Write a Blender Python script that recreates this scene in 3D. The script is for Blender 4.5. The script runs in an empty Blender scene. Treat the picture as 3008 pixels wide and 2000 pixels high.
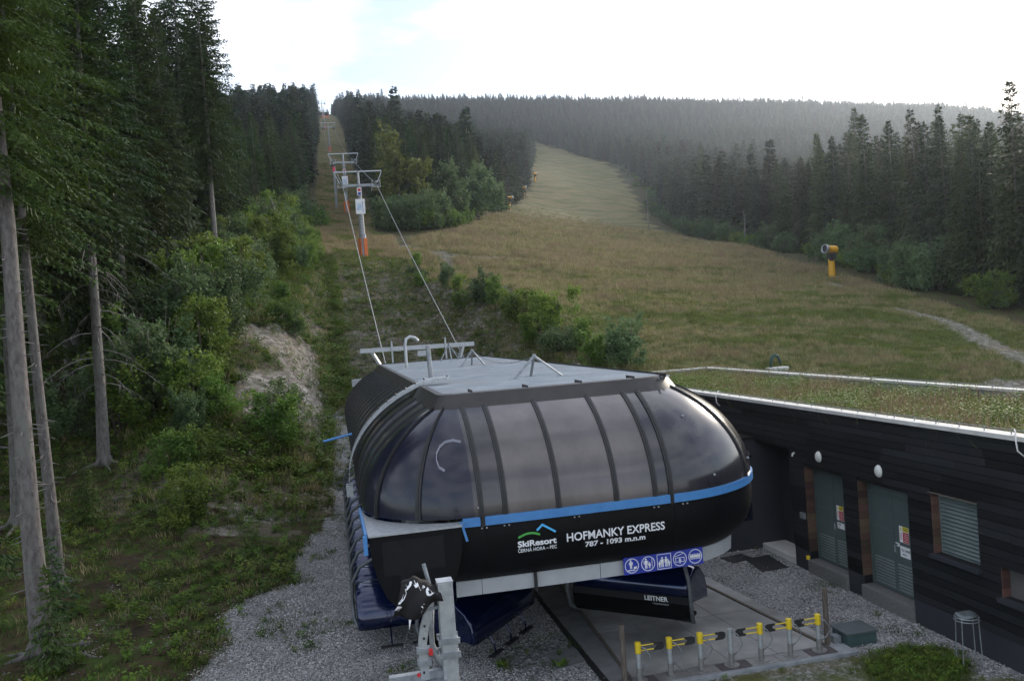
import bpy, math, random
import numpy as np
from mathutils import Vector, Matrix, Euler
SC = bpy.context.scene
COL = SC.collection
R = math.radians
# ---------------------------------------------------------------- camera
YAW, PIT, ROL, CH = R(12.05), R(0.85), R(4.1), 8.0
fw = Vector((math.sin(YAW)*math.cos(PIT), math.cos(YAW)*math.cos(PIT), -math.sin(PIT)))
rt0 = Vector((math.cos(YAW), -math.sin(YAW), 0)); up0 = rt0.cross(fw)
rt = rt0*math.cos(ROL) - up0*math.sin(ROL); up = up0*math.cos(ROL) + rt0*math.sin(ROL)
cd = bpy.data.cameras.new('camera'); cam = bpy.data.objects.new('camera', cd); COL.objects.link(cam)
cam.matrix_world = Matrix(((rt.x, up.x, -fw.x, 0), (rt.y, up.y, -fw.y, 0), (rt.z, up.z, -fw.z, CH), (0, 0, 0, 1)))
cd.sensor_width = 36; cd.lens = 36*2467/3008; cd.clip_end = 6000; cd.clip_start = .1
SC.camera = cam
# ---------------------------------------------------------------- sky, sun, exposure
SUN_AZ, SUN_EL = R(48), R(19)          # clockwise from +Y (uphill)
w = bpy.data.worlds.new('World'); SC.world = w; w.use_nodes = True
nt = w.node_tree; nt.nodes.clear()
def N(t, ty, **k):
    n = t.nodes.new(ty)
    for a, b in k.items():
        if a in ('inputs',):
            for i, v in b.items(): n.inputs[i].default_value = v
        else: setattr(n, a, b)
    return n
sky = N(nt, 'ShaderNodeTexSky', sky_type='NISHITA', sun_disc=False, sun_elevation=SUN_EL, sun_rotation=SUN_AZ, altitude=800, air_density=1.0, dust_density=1.6, ozone_density=1.0)
tc = N(nt, 'ShaderNodeTexCoord'); mp = N(nt, 'ShaderNodeMapping'); mp.inputs['Scale'].default_value = (1, 1, 2.6)
nz = N(nt, 'ShaderNodeTexNoise', inputs={'Scale': 3.2, 'Detail': 7.0, 'Roughness': .55})
cr = N(nt, 'ShaderNodeValToRGB'); cr.color_ramp.elements[0].position = .40; cr.color_ramp.elements[0].color = (.16, .16, .16, 1); cr.color_ramp.elements[1].position = .62
mx = N(nt, 'ShaderNodeMix', data_type='RGBA'); mx.inputs[7].default_value = (8.2, 8.4, 9.0, 1)
bg = N(nt, 'ShaderNodeBackground', inputs={'Strength': .13}); ow = N(nt, 'ShaderNodeOutputWorld')
ml = N(nt, 'ShaderNodeMath', operation='MULTIPLY'); ml.inputs[1].default_value = .8
L = nt.links.new
L(tc.outputs['Generated'], mp.inputs[0]); L(mp.outputs[0], nz.inputs['Vector']); L(nz.outputs[0], cr.inputs[0]); L(cr.outputs[0], ml.inputs[0])
L(ml.outputs[0], mx.inputs[0]); L(sky.outputs[0], mx.inputs[6]); L(mx.outputs[2], bg.inputs[0]); L(bg.outputs[0], ow.inputs[0])
sd = bpy.data.lights.new('sun', 'SUN'); sd.energy = 2.1; sd.angle = R(12); sd.color = (1, .89, .74)
so = bpy.data.objects.new('sun', sd); COL.objects.link(so)
sv = Vector((math.sin(SUN_AZ)*math.cos(SUN_EL), math.cos(SUN_AZ)*math.cos(SUN_EL), math.sin(SUN_EL)))
so.rotation_euler = sv.to_track_quat('Z', 'Y').to_euler(); so.location = (60, 60, 80)
vs = SC.view_settings; vs.view_transform = 'Standard'; vs.look = 'None'; vs.gamma = 1; vs.exposure = 0.88; vs.use_curve_mapping = False
cy = SC.cycles; cy.use_denoising = True; cy.max_bounces = 8; cy.diffuse_bounces = 2; cy.glossy_bounces = 2; cy.transmission_bounces = 4
cy.transparent_max_bounces = 8; cy.volume_bounces = 0; cy.use_adaptive_sampling = True; cy.adaptive_threshold = .02
# ---------------------------------------------------------------- helpers
OFF = {}
def tag(o, label=None, cat=None, group=None, kind=None):
    for k, v in (('label', label), ('category', cat), ('group', group), ('kind', kind)):
        if v: o[k] = v
    return o
def thing(name, label, cat, loc=(0, 0, 0), rz=0, group=None):
    o = bpy.data.objects.new(name, None); COL.objects.link(o); o.location = loc; o.rotation_euler = (0, 0, rz)
    o.empty_display_size = .2
    OFF[o.name] = Vector(loc) if rz == 0 else Vector((0, 0, 0))
    return tag(o, label, cat, group)
class MB:
    def __init__(s): s.v = []; s.f = []
    def add(s, vs_, fs_):
        b = len(s.v); s.v += [tuple(p) for p in vs_]; s.f += [tuple(i+b for i in f) for f in fs_]; return s
    def box(s, a, b, M=None):
        x0, y0, z0 = a; x1, y1, z1 = b
        p = [(x0, y0, z0), (x1, y0, z0), (x1, y1, z0), (x0, y1, z0), (x0, y0, z1), (x1, y0, z1), (x1, y1, z1), (x0, y1, z1)]
        if M is not None: p = [M @ Vector(q) for q in p]
        return s.add(p, [(0, 3, 2, 1), (4, 5, 6, 7), (0, 1, 5, 4), (1, 2, 6, 5), (2, 3, 7, 6), (3, 0, 4, 7)])
    def bar(s, p, q, w, h, upv=(0, 0, 1)):
        p = Vector(p); q = Vector(q); d = (q-p); l = d.length; d.normalize(); u = Vector(upv)
        r = d.cross(u)
        if r.length < 1e-4: r = d.cross(Vector((1, 0, 0)))
        r.normalize(); u = r.cross(d)
        M = Matrix(((r.x, d.x, u.x, p.x), (r.y, d.y, u.y, p.y), (r.z, d.z, u.z, p.z), (0, 0, 0, 1)))
        return s.box((-w/2, 0, -h/2), (w/2, l, h/2), M)
    def tube(s, pts, r, n=8, caps=True):
        pts = [Vector(p) for p in pts]; rs = r if isinstance(r, (list, tuple)) else [r]*len(pts)
        base = len(s.v); ref = None
        for i, p in enumerate(pts):
            d = (pts[min(i+1, len(pts)-1)]-pts[max(i-1, 0)]).normalized()
            if ref is None: ref = Vector((0, 0, 1)) if abs(d.z) < .9 else Vector((1, 0, 0))
            a = d.cross(ref).normalized(); b = a.cross(d); ref = b
            for k in range(n):
                t = 2*math.pi*k/n; s.v.append(tuple(p+a*(math.cos(t)*rs[i])+b*(math.sin(t)*rs[i])))
        for i in range(len(pts)-1):
            for k in range(n):
                k2 = (k+1) % n; s.f.append((base+i*n+k, base+(i+1)*n+k, base+(i+1)*n+k2, base+i*n+k2))
        if caps:
            s.f.append(tuple(base+k for k in range(n))); e = base+(len(pts)-1)*n; s.f.append(tuple(e+n-1-k for k in range(n)))
        return s
    def cyl(s, c, r, h, n=14, axis=(0, 0, 1)):
        c = Vector(c); return s.tube([c, c+Vector(axis).normalized()*h], r, n)
    def grid(s, rows, closed=False):
        b = len(s.v); n = len(rows[0])
        for rw in rows: s.v += [tuple(p) for p in rw]
        for i in range(len(rows)-1):
            for k in range(n-1): s.f.append((b+i*n+k, b+i*n+k+1, b+(i+1)*n+k+1, b+(i+1)*n+k))
        return s
    def poly(s, pts, thick=None, nrm=None):
        pts = [Vector(p) for p in pts]; n = len(pts)
        if thick is None: return s.add(pts, [tuple(range(n))])
        d = Vector(nrm)*thick
        return s.add(pts+[p+d for p in pts], [tuple(range(n-1, -1, -1)), tuple(range(n, 2*n))]+[(i, (i+1) % n, n+(i+1) % n, n+i) for i in range(n)])
    def mesh(s, name, mat, smooth=False, off=None):
        v = s.v if off is None else [(a-off[0], b-off[1], c-off[2]) for a, b, c in s.v]
        m = bpy.data.meshes.new(name); m.from_pydata(v, [], s.f); m.materials.append(mat)
        if smooth: m.polygons.foreach_set('use_smooth', [True]*len(m.polygons))
        return m
    def build(s, name, mat, parent=None, smooth=False, loc=None, bev=0, solid=0, recalc=True, auto=False):
        off = OFF.get(parent.name) if parent is not None else (Vector(loc) if loc is not None else None)
        m = s.mesh(name, mat, smooth or auto, off)
        if recalc:
            import bmesh
            bm = bmesh.new(); bm.from_mesh(m); bmesh.ops.recalc_face_normals(bm, faces=bm.faces); bm.to_mesh(m); bm.free()
        if auto: m.set_sharp_from_angle(angle=R(35))
        o = bpy.data.objects.new(name, m); COL.objects.link(o)
        if parent is not None: o.parent = parent; OFF[o.name] = OFF.get(parent.name)
        elif loc is not None: o.location = loc
        if solid: md = o.modifiers.new('solidify', 'SOLIDIFY'); md.thickness = solid
        if bev: md = o.modifiers.new('bevel', 'BEVEL'); md.width = bev; md.segments = 2; md.limit_method = 'ANGLE'
        return o
def npmesh(name, V, F, mat, smooth=False):
    """V (n,3); F (m,k) numpy"""
    m = bpy.data.meshes.new(name); V = np.asarray(V, np.float32); F = np.asarray(F, np.int32); k = F.shape[1]
    m.vertices.add(len(V)); m.vertices.foreach_set('co', V.ravel()); m.loops.add(F.size); m.loops.foreach_set('vertex_index', F.ravel())
    m.polygons.add(len(F)); m.polygons.foreach_set('loop_start', np.arange(0, F.size, k, dtype=np.int32))
    if smooth: m.polygons.foreach_set('use_smooth', np.ones(len(F), bool))
    m.update(calc_edges=True); m.materials.append(mat); return m
def mobj(name, mesh, parent=None, loc=None):
    o = bpy.data.objects.new(name, mesh); COL.objects.link(o)
    if parent is not None: o.parent = parent; OFF[o.name] = OFF.get(parent.name)
    if loc is not None: o.location = loc
    return o
def copy_tree(o, parent=None, **kw):
    c = o.copy(); COL.objects.link(c); c.parent = parent
    for k, v in kw.items(): c[k] = v
    for ch in list(o.children): copy_tree(ch, c)
    return c
def text(body, size, mat, M, parent, bold=0., ext=.004, align='LEFT', name='lettering', width=None):
    cu = bpy.data.curves.new(name, 'FONT'); cu.body = body; cu.size = size; cu.extrude = ext; cu.offset = bold; cu.align_x = align; cu.resolution_u = 3
    tmp = bpy.data.objects.new('tmp', cu); COL.objects.link(tmp); dg = bpy.context.evaluated_depsgraph_get(); me = bpy.data.meshes.new_from_object(tmp.evaluated_get(dg)); bpy.data.objects.remove(tmp)
    me.materials.clear(); me.materials.append(mat); me.name = name
    if width:
        wd = max(v.co.x for v in me.vertices)-min(v.co.x for v in me.vertices); M = M @ Matrix.Diagonal((width/wd, 1, 1, 1))
    if parent is not None: M = Matrix.Translation(-OFF[parent.name]) @ M
    me.transform(M); o = bpy.data.objects.new(name, me); COL.objects.link(o); o.parent = parent
    return o
# ---------------------------------------------------------------- materials
def mat(name, c, rough=.6, metal=0, c2=None, scale=5., bump=0., bscale=None, detail=5, coat=0, spec=None, stretch=None, rand=0, fac=(.35, .65), alpha=None, trans=0, coords='Object', c3=None):
    m = bpy.data.materials.new(name); m.use_nodes = True; t = m.node_tree; b = t.nodes['Principled BSDF']; l = t.links.new
    b.inputs['Base Color'].default_value = (*c, 1); b.inputs['Roughness'].default_value = rough; b.inputs['Metallic'].default_value = metal
    if coat: b.inputs['Coat Weight'].default_value = coat; b.inputs['Coat Roughness'].default_value = .05
    if spec is not None: b.inputs['Specular IOR Level'].default_value = spec
    if trans: b.inputs['Transmission Weight'].default_value = trans
    tcn = N(t, 'ShaderNodeTexCoord'); mpn = N(t, 'ShaderNodeMapping'); l(tcn.outputs[coords], mpn.inputs[0])
    if stretch: mpn.inputs['Scale'].default_value = stretch
    if c2 is not None:
        n = N(t, 'ShaderNodeTexNoise', inputs={'Scale': scale, 'Detail': detail, 'Roughness': .62}); l(mpn.outputs[0], n.inputs['Vector'])
        r = N(t, 'ShaderNodeValToRGB'); r.color_ramp.elements[0].position = fac[0]; r.color_ramp.elements[1].position = fac[1]
        r.color_ramp.elements[0].color = (*c, 1); r.color_ramp.elements[1].color = (*c2, 1); l(n.outputs[0], r.inputs[0]); out = r.outputs[0]
        if c3 is not None:
            n3 = N(t, 'ShaderNodeTexNoise', inputs={'Scale': scale*.23, 'Detail': 3.}); l(mpn.outputs[0], n3.inputs['Vector'])
            r3 = N(t, 'ShaderNodeValToRGB'); r3.color_ramp.elements[0].position = .5; r3.color_ramp.elements[1].position = .68; l(n3.outputs[0], r3.inputs[0])
            m3 = N(t, 'ShaderNodeMix', data_type='RGBA'); m3.inputs[7].default_value = (*c3, 1); l(r3.outputs[0], m3.inputs[0]); l(out, m3.inputs[6]); out = m3.outputs[2]
        if rand:
            oi = N(t, 'ShaderNodeObjectInfo'); mr = N(t, 'ShaderNodeMapRange', inputs={3: 1-rand, 4: 1+rand}); l(oi.outputs['Random'], mr.inputs[0])
            hs = N(t, 'ShaderNodeHueSaturation'); l(out, hs.inputs['Color']); l(mr.outputs[0], hs.inputs['Value'])
            m2 = N(t, 'ShaderNodeMath', operation='MULTIPLY'); m2.inputs[1].default_value = 7.31; l(oi.outputs['Random'], m2.inputs[0])
            f2 = N(t, 'ShaderNodeMath', operation='FRACT'); l(m2.outputs[0], f2.inputs[0])
            mh = N(t, 'ShaderNodeMapRange', inputs={3: .5-rand*.08, 4: .5+rand*.06}); l(f2.outputs[0], mh.inputs[0]); l(mh.outputs[0], hs.inputs['Hue'])
            out = hs.outputs[0]
        l(out, b.inputs['Base Color'])
    if bump:
        n2 = N(t, 'ShaderNodeTexNoise', inputs={'Scale': bscale or scale*3, 'Detail': 6., 'Roughness': .6}); l(mpn.outputs[0], n2.inputs['Vector'])
        bn = N(t, 'ShaderNodeBump', inputs={'Strength': bump, 'Distance': .02}); l(n2.outputs[0], bn.inputs['Height']); l(bn.outputs[0], b.inputs['Normal'])
    return m
def leafmat(name, c, c2, rand=.25, scale=.6, tr=.25, rough=.6):
    m = mat(name, c, rough, c2=c2, scale=scale, rand=rand, spec=.25)
    t = m.node_tree; b = t.nodes['Principled BSDF']; tr_ = N(t, 'ShaderNodeBsdfTranslucent'); ms = N(t, 'ShaderNodeMixShader', inputs={0: tr})
    src = b.inputs['Base Color'].links[0].from_socket; t.links.new(src, tr_.inputs[0]); o = t.nodes['Material Output']
    t.links.new(b.outputs[0], ms.inputs[1]); t.links.new(tr_.outputs[0], ms.inputs[2]); t.links.new(ms.outputs[0], o.inputs[0]); return m
GALV = mat('galvanised steel', (.34, .36, .38), .5, .6, c2=(.47, .49, .51), scale=9, bump=.1)
GALVD = mat('dull galvanised steel', (.22, .24, .26), .55, .6, c2=(.33, .35, .37), scale=7)
DECK = mat('zinc roof sheet', (.20, .23, .26), .5, .35, c2=(.29, .32, .35), scale=1.3, c3=(.24, .25, .26))
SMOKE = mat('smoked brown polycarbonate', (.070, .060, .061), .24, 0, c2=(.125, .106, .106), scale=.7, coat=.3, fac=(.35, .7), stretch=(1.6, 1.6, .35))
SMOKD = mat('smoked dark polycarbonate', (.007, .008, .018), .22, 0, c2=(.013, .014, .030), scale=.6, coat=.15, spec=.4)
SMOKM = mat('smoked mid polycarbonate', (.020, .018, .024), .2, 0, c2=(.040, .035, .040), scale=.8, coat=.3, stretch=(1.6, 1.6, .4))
RIBM = mat('charcoal aluminium profile', (.012, .012, .013), .45, .2, c2=(.02, .02, .02), scale=8)
FLASH = mat('brown grey bent flashing', (.028, .026, .025), .5, .2, c2=(.04, .037, .035), scale=3)
BLACK = mat('matt black bodywork', (.0015, .0016, .0024), .5, 0, c2=(.003, .003, .0045), scale=2, spec=.2)
BLUE = mat('sky blue paint', (.05, .185, .44), .4, 0, c2=(.065, .22, .48), scale=4)
CBLUE = mat('metallic deep blue bubble', (.0015, .007, .042), .16, .5, c2=(.002, .010, .060), scale=1.5, coat=.7)
LGREY = mat('light grey band', (.36, .37, .39), .5, 0, c2=(.42, .43, .45), scale=2)
WHITE = mat('white print', (.8, .8, .82), .6, 0, c2=(.72, .72, .74), scale=5)
LGREEN = mat('green print', (.06, .34, .06), .5); LBLUE = mat('light blue print', (.08, .42, .78), .5)
SIGNB = mat('blue pictogram plate', (.015, .03, .30), .5, 0, c2=(.02, .04, .34), scale=3)
YEL = mat('yellow plastic', (.75, .55, .02), .45, 0, c2=(.62, .44, .02), scale=9)
GUNY = mat('weathered yellow paint', (.66, .34, .012), .45, 0, c2=(.55, .28, .015), scale=2.5)
ORG = mat('orange foam padding', (.55, .12, .03), .8, 0, c2=(.62, .18, .06), scale=3)
RED = mat('red plastic', (.5, .02, .02), .5); PINK = mat('pink red marker', (.7, .04, .12), .5)
RUB = mat('black rubber', (.012, .012, .013), .8, 0, c2=(.02, .02, .02), scale=12)
CONC = mat('weathered concrete', (.23, .225, .215), .85, 0, c2=(.35, .345, .33), scale=1.6, bump=.25, c3=(.14, .135, .128), fac=(.3, .7))
CONL = mat('pale concrete coping', (.48, .47, .45), .8, 0, c2=(.58, .57, .54), scale=2.2, bump=.15)
CONM = mat('grey parapet concrete', (.17, .185, .20), .85, 0, c2=(.28, .29, .30), scale=2.2, bump=.15)
PLANK = mat('dark stained cladding board', (.006, .007, .010), .62, 0, c2=(.038, .037, .039), scale=2.5, stretch=(4, .6, 12), bump=.4, bscale=6, rand=.6, fac=(.38, .82), spec=.2)
PLANKB = mat('bare rusty brown board end', (.050, .022, .013), .8, 0, c2=(.13, .080, .055), scale=9, bump=.3, rand=.5)
PLINTH = mat('slate grey plinth panel', (.022, .024, .032), .6, 0, c2=(.028, .03, .038), scale=1)
DOORM = mat('grey green steel door', (.068, .094, .094), .5, 0, c2=(.080, .108, .106), scale=1.2)
DOORS = mat('grey green louvre blade', (.10, .132, .132), .5, 0, c2=(.14, .175, .17), scale=2)
DARK = mat('unlit interior', (.004, .004, .005), .9)
CHECK = mat('galvanised tread plate', (.20, .20, .195), .5, .5, c2=(.28, .27, .26), scale=14, bump=.5, bscale=60)
WOODP = mat('weathered round post', (.075, .058, .045), .9, 0, c2=(.14, .12, .10), scale=4, stretch=(6, 6, .6), bump=.5)
BARK = mat('grey spruce bark', (.085, .075, .068), .95, 0, c2=(.19, .175, .165), scale=3.4, stretch=(3, 3, 1.2), bump=.9, bscale=9, rand=.25, c3=(.16, .16, .14))
BARKD = mat('dark bark', (.06, .045, .038), .95, 0, c2=(.12, .10, .09), scale=3, rand=.3)
DEADW = mat('grey dead twig', (.14, .13, .12), .9, 0, c2=(.22, .21, .20), scale=4)
NEED = leafmat('spruce needles', (.024, .048, .014), (.060, .096, .026), .38)
NEEDB = leafmat('blue green spruce needles', (.026, .048, .026), (.055, .084, .040), .36)
NEEDY = leafmat('fresh yellow green needles', (.035, .065, .012), (.075, .12, .02), .25)
NEEDF = leafmat('brownish far needles', (.034, .042, .022), (.064, .072, .036), .42)
LEAF = leafmat('birch leaves', (.075, .145, .024), (.18, .26, .048), .28, tr=.35)
LEAFG = leafmat('willow leaves', (.070, .120, .048), (.135, .20, .085), .28, tr=.35)
LEAFY = leafmat('yellowing leaves', (.080, .098, .020), (.150, .155, .038), .15, tr=.35)
HERB = leafmat('bank herbs', (.062, .118, .014), (.16, .225, .03), .35, tr=.3)
GRASSG = leafmat('green grass blades', (.095, .125, .028), (.165, .190, .050), .35, tr=.3)
GRASSD = leafmat('dark lawn blades', (.035, .075, .012), (.07, .12, .02), .3, tr=.3)
GRASSB = leafmat('straw grass blades', (.225, .195, .095), (.355, .31, .16), .25, tr=.3)
GRASSR = leafmat('reddish seed heads', (.20, .14, .09), (.29, .205, .13), .25, tr=.3)
STONE = mat('grey chippings', (.20, .195, .195), .85, 0, c2=(.50, .49, .48), scale=3, rand=.45, fac=(.3, .8))
STONED = mat('broken bank rock', (.16, .14, .12), .9, 0, c2=(.34, .31, .28), scale=3, rand=.45, bump=.3)
BOXG = mat('blue green cabinet', (.045, .085, .085), .5, .2, c2=(.06, .10, .10), scale=3); BOXT = mat('cabinet lid', (.10, .12, .125), .5, .4, c2=(.13, .15, .155), scale=3)
HAZE = .00014
# ---------------------------------------------------------------- terrain heights (measured profiles across the hill)
KY=[-60,20,33,45,58,70,84,98,115,145,175,230,300,370,440,560,700,850,1100,1300,1700]
KX=[-150,-40,-12,5,20,65,115,180,320,560,1000]
KZ=[
[ 4, 5, 6,10,13,16,19,22, 25, 31, 37, 50, 70, 90,111,148,190,233,293,315,318],
[.8,1.0,2.2,4.5, 8,12,15.5,18.5, 21.5, 28, 34, 47.5, 68, 88,110,147,189,232,292,314,317],
[.3, .4, .6,1.8, 5.8,10,13.5,17, 21, 28.5,36, 50, 71, 91,113,150,191,233,293,315,318],
[ 0, 0, 0,1.5, 4.8,8.8,12,15, 19.1,26.2,33.4,48, 69, 89,111,148,190,233,293,315,318],
[ 0, 0, 0,2.6, 6.3,9.4,12,14.6,18.2,25,31.8,46, 65, 85,107,144,186,229,290,313,316],
[ 0, 0,.5,1.8, 4.0,6.2,8.8,11.4,14.3,19.6,25,36, 51, 70, 94,131,176,226,295,303,306],
[ 0, 0,.3,1.2, 2.6,4.2,6.2, 8.4,11,15.5,20,29.5,42, 60, 84,120,165,219,294,302,305],
[ 0, 0, 0, .5, 1.2,2.4,4.0,6.0, 8.4,12.3,16.3,24.5,37, 53, 76,113,159,212,296,305,308],
[ 0, 0, 0, 0,  .6,1.6,2.8,4.4, 6.4,10,13.5,21,32, 46, 67, 103,151,203,295,306,310],
[ 0, 0, 0, 0,  .4,1.2,2,3, 4.5,7.5,11,19,31, 46, 66, 105,151,202,290,308,312],
[ 0, 0, 0, 0,  .4,1,1.6,2.4,3.6,6,9,16,28, 44, 64, 100, 145,194,275,300,306]]
KY=np.array(KY,float);KX=np.array(KX,float);KZ=np.array(KZ,float)
def _m(xs,ys,xp,fp):  # smooth (catmull) interpolation of rows
    i=np.clip(np.searchsorted(xp,xs)-1,0,len(xp)-2); return i
def hermite(t,xp):
    i=np.clip(np.searchsorted(xp,t)-1,0,len(xp)-2)
    return i,(np.clip(t,xp[0],xp[-1])-xp[i])/(xp[i+1]-xp[i])
# slopes along y
DY=np.zeros_like(KZ)
for k in range(len(KX)):
    d=np.diff(KZ[k])/np.diff(KY); DY[k,1:-1]=np.where(d[1:]*d[:-1]>0,2*d[1:]*d[:-1]/(d[1:]+d[:-1]+1e-9),0); DY[k,-1]=d[-1]
def nat(x,y):
    x=np.asarray(x,float);y=np.asarray(y,float)
    i,t=hermite(y,KY);h=(KY[i+1]-KY[i]);j,s=hermite(x,KX);s=s*s*(3-2*s)*.5+s*.5
    def col(c):
        return ((2*t**3-3*t*t+1)*KZ[c,i]+(t**3-2*t*t+t)*h*DY[c,i]+(-2*t**3+3*t*t)*KZ[c,i+1]+(t**3-t*t)*h*DY[c,i+1])
    return col(j)*(1-s)+col(j+1)*s
def vnoise(x,y,seed=0):
    xi=np.floor(x).astype(np.int64);yi=np.floor(y).astype(np.int64);fx=x-xi;fy=y-yi
    fx=fx*fx*(3-2*fx);fy=fy*fy*(3-2*fy)
    def h(a,b):
        n=(a*374761393+b*668265263+seed*69069)&0xffffffff
        n=((n^(n>>13))*1274126177)&0xffffffff
        return ((n^(n>>16))&0xffff)/65535.
    return (h(xi,yi)*(1-fx)+h(xi+1,yi)*fx)*(1-fy)+(h(xi,yi+1)*(1-fx)+h(xi+1,yi+1)*fx)*fy
FY=np.array([0,46,58,70,84,98,106,115,130.]);FZ=np.array([0,0,2.6,5.9,10.2,14.3,16.6,19.1,23])
def floorz(y): return np.interp(y,FY,FZ)
def height(x,y):
    x=np.asarray(x,float);y=np.asarray(y,float)
    z=nat(x,y)
    z=z+2.6*np.exp(-((x+8)/4.5)**2)*np.exp(-((y-64)/17)**2)+2.2*np.exp(-((x-15.)/5)**2)*np.exp(-((y-66)/15)**2)
    z=z+(vnoise(x/9,y/9,1)-.5)*np.clip((y-50)/60,0,1)*1.0+(vnoise(x/45,y/45,2)-.5)*np.clip((y-90)/200,0,1)*2
    z=z+(vnoise(x/2.3,y/2.3,3)-.5)*.25*np.clip((np.hypot(x-5,y-30)-14)/10,0,1)
    f=floorz(y)+(vnoise(x/2,y/2,5)-.5)*.3*np.clip((y-46)/6,0,1)
    dl=np.maximum(-.3-x,0);dr=np.maximum(x-(9.3+np.clip((52-y)*.5,0,4)),0)
    c=f+dl*np.clip(.35+(y-36)/14,.1,1.25)+dr*(.85+(vnoise(x/3,y/3,7)-.5)*.3)+ .0
    k=np.clip((112-y)/14,0,1)
    z2=np.minimum(z,c)
    z=z*(1-k)+z2*k
    # level yard round the station and the building
    w=np.clip((47-y)/6,0,1)*np.clip((x+6)/5,0,1)*np.clip((34-x)/10,0,1)
    return z*(1-w)
def inpoly(x, y, P):
    x = np.asarray(x, float); y = np.asarray(y, float); r = np.zeros(x.shape, bool); n = len(P)
    for i in range(n):
        x0, y0 = P[i]; x1, y1 = P[(i+1) % n]
        if y0 == y1: continue
        c = ((y0 > y) != (y1 > y)) & (x < (x1-x0)*(y-y0)/(y1-y0)+x0); r ^= c
    return r
RUN = [(9, 116), (14, 135), (18, 146), (24, 150), (34, 184), (50, 240), (65, 297), (82, 352), (103, 413), (142, 555), (196, 760), (206, 706), (206, 653), (216, 610),
       (172, 450), (135, 339), (98, 221), (95, 187), (73, 125), (67.5, 99), (61, 78), (59, 62), (57, 45), (60, 10), (28, 10), (28, 42), (21, 44), (14, 45), (12, 60), (13.5, 72), (12, 86), (10, 104)]
COR = [(-1.0, 108), (-1.2, 130), (-1.6, 167), (-1.2, 228), (-.5, 311), (2, 584), (4, 900), (17, 900), (18, 743), (16, 524), (13, 400), (11.3, 264), (10, 196), (8.2, 148), (11, 140), (10, 112)]
TRENCH = [(-1, 46), (-1, 108), (10, 112), (10.5, 104), (10, 46)]
YARD = [(-.3, 60), (-.6, 40), (-1.9, 32), (-1.6, 29), (-3.1, 27.5), (-3.8, 26), (-3.3, 23.5), (-3.9, 21.5), (-4.4, 19), (-5.2, 15), (-6, 8), (5, 8), (5.6, 17), (11.5, 17.2), (13.0, 16.0), (13.6, 13), (28, 12), (28, 42), (14, 46), (11, 60)]
def treeline(y): return np.interp(y, [0, 20, 40, 60, 90, 110, 130, 150, 172, 230, 330, 600, 900], [-7, -8.5, -11, -13.5, -12.5, -11.5, -8.5, -5, -3.6, -3.2, -2.6, 0, 3])
def opened(x, y, m=0.):
    return inpoly(x, y, RUN) | inpoly(x, y, COR) | inpoly(x-m, y, RUN) | inpoly(x+m, y, RUN) | inpoly(x, y+m*2, RUN)
def axis(segs):
    out = [segs[0][0]]
    for a, b, s in segs: out += list(np.arange(a, b-1e-6, s)[1:])+[b] if s > 0 else list(a+(b-a)*(np.linspace(0, 1, -s)[1:]**1.6))
    return np.array(out)
gx = np.concatenate([-150+138*(1-np.linspace(1, 0, 45)**1.6)[:-1], np.arange(-12, 16, .45), np.arange(16, 75, 1.2), 75+1125*np.linspace(0, 1, 90)**1.7])
gy = np.concatenate([-60+70*(1-np.linspace(1, 0, 14)**1.6)[:-1], np.arange(10, 48, .5), np.arange(48, 135, .8), 135+1465*np.linspace(0, 1, 150)**1.7])
GX, GY = np.meshgrid(gx, gy); GZ = height(GX, GY)
nx, ny = len(gx), len(gy)
idx = np.arange(nx*ny).reshape(ny, nx)
TF = np.stack([idx[:-1, :-1], idx[:-1, 1:], idx[1:, 1:], idx[1:, :-1]], -1).reshape(-1, 4)
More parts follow.
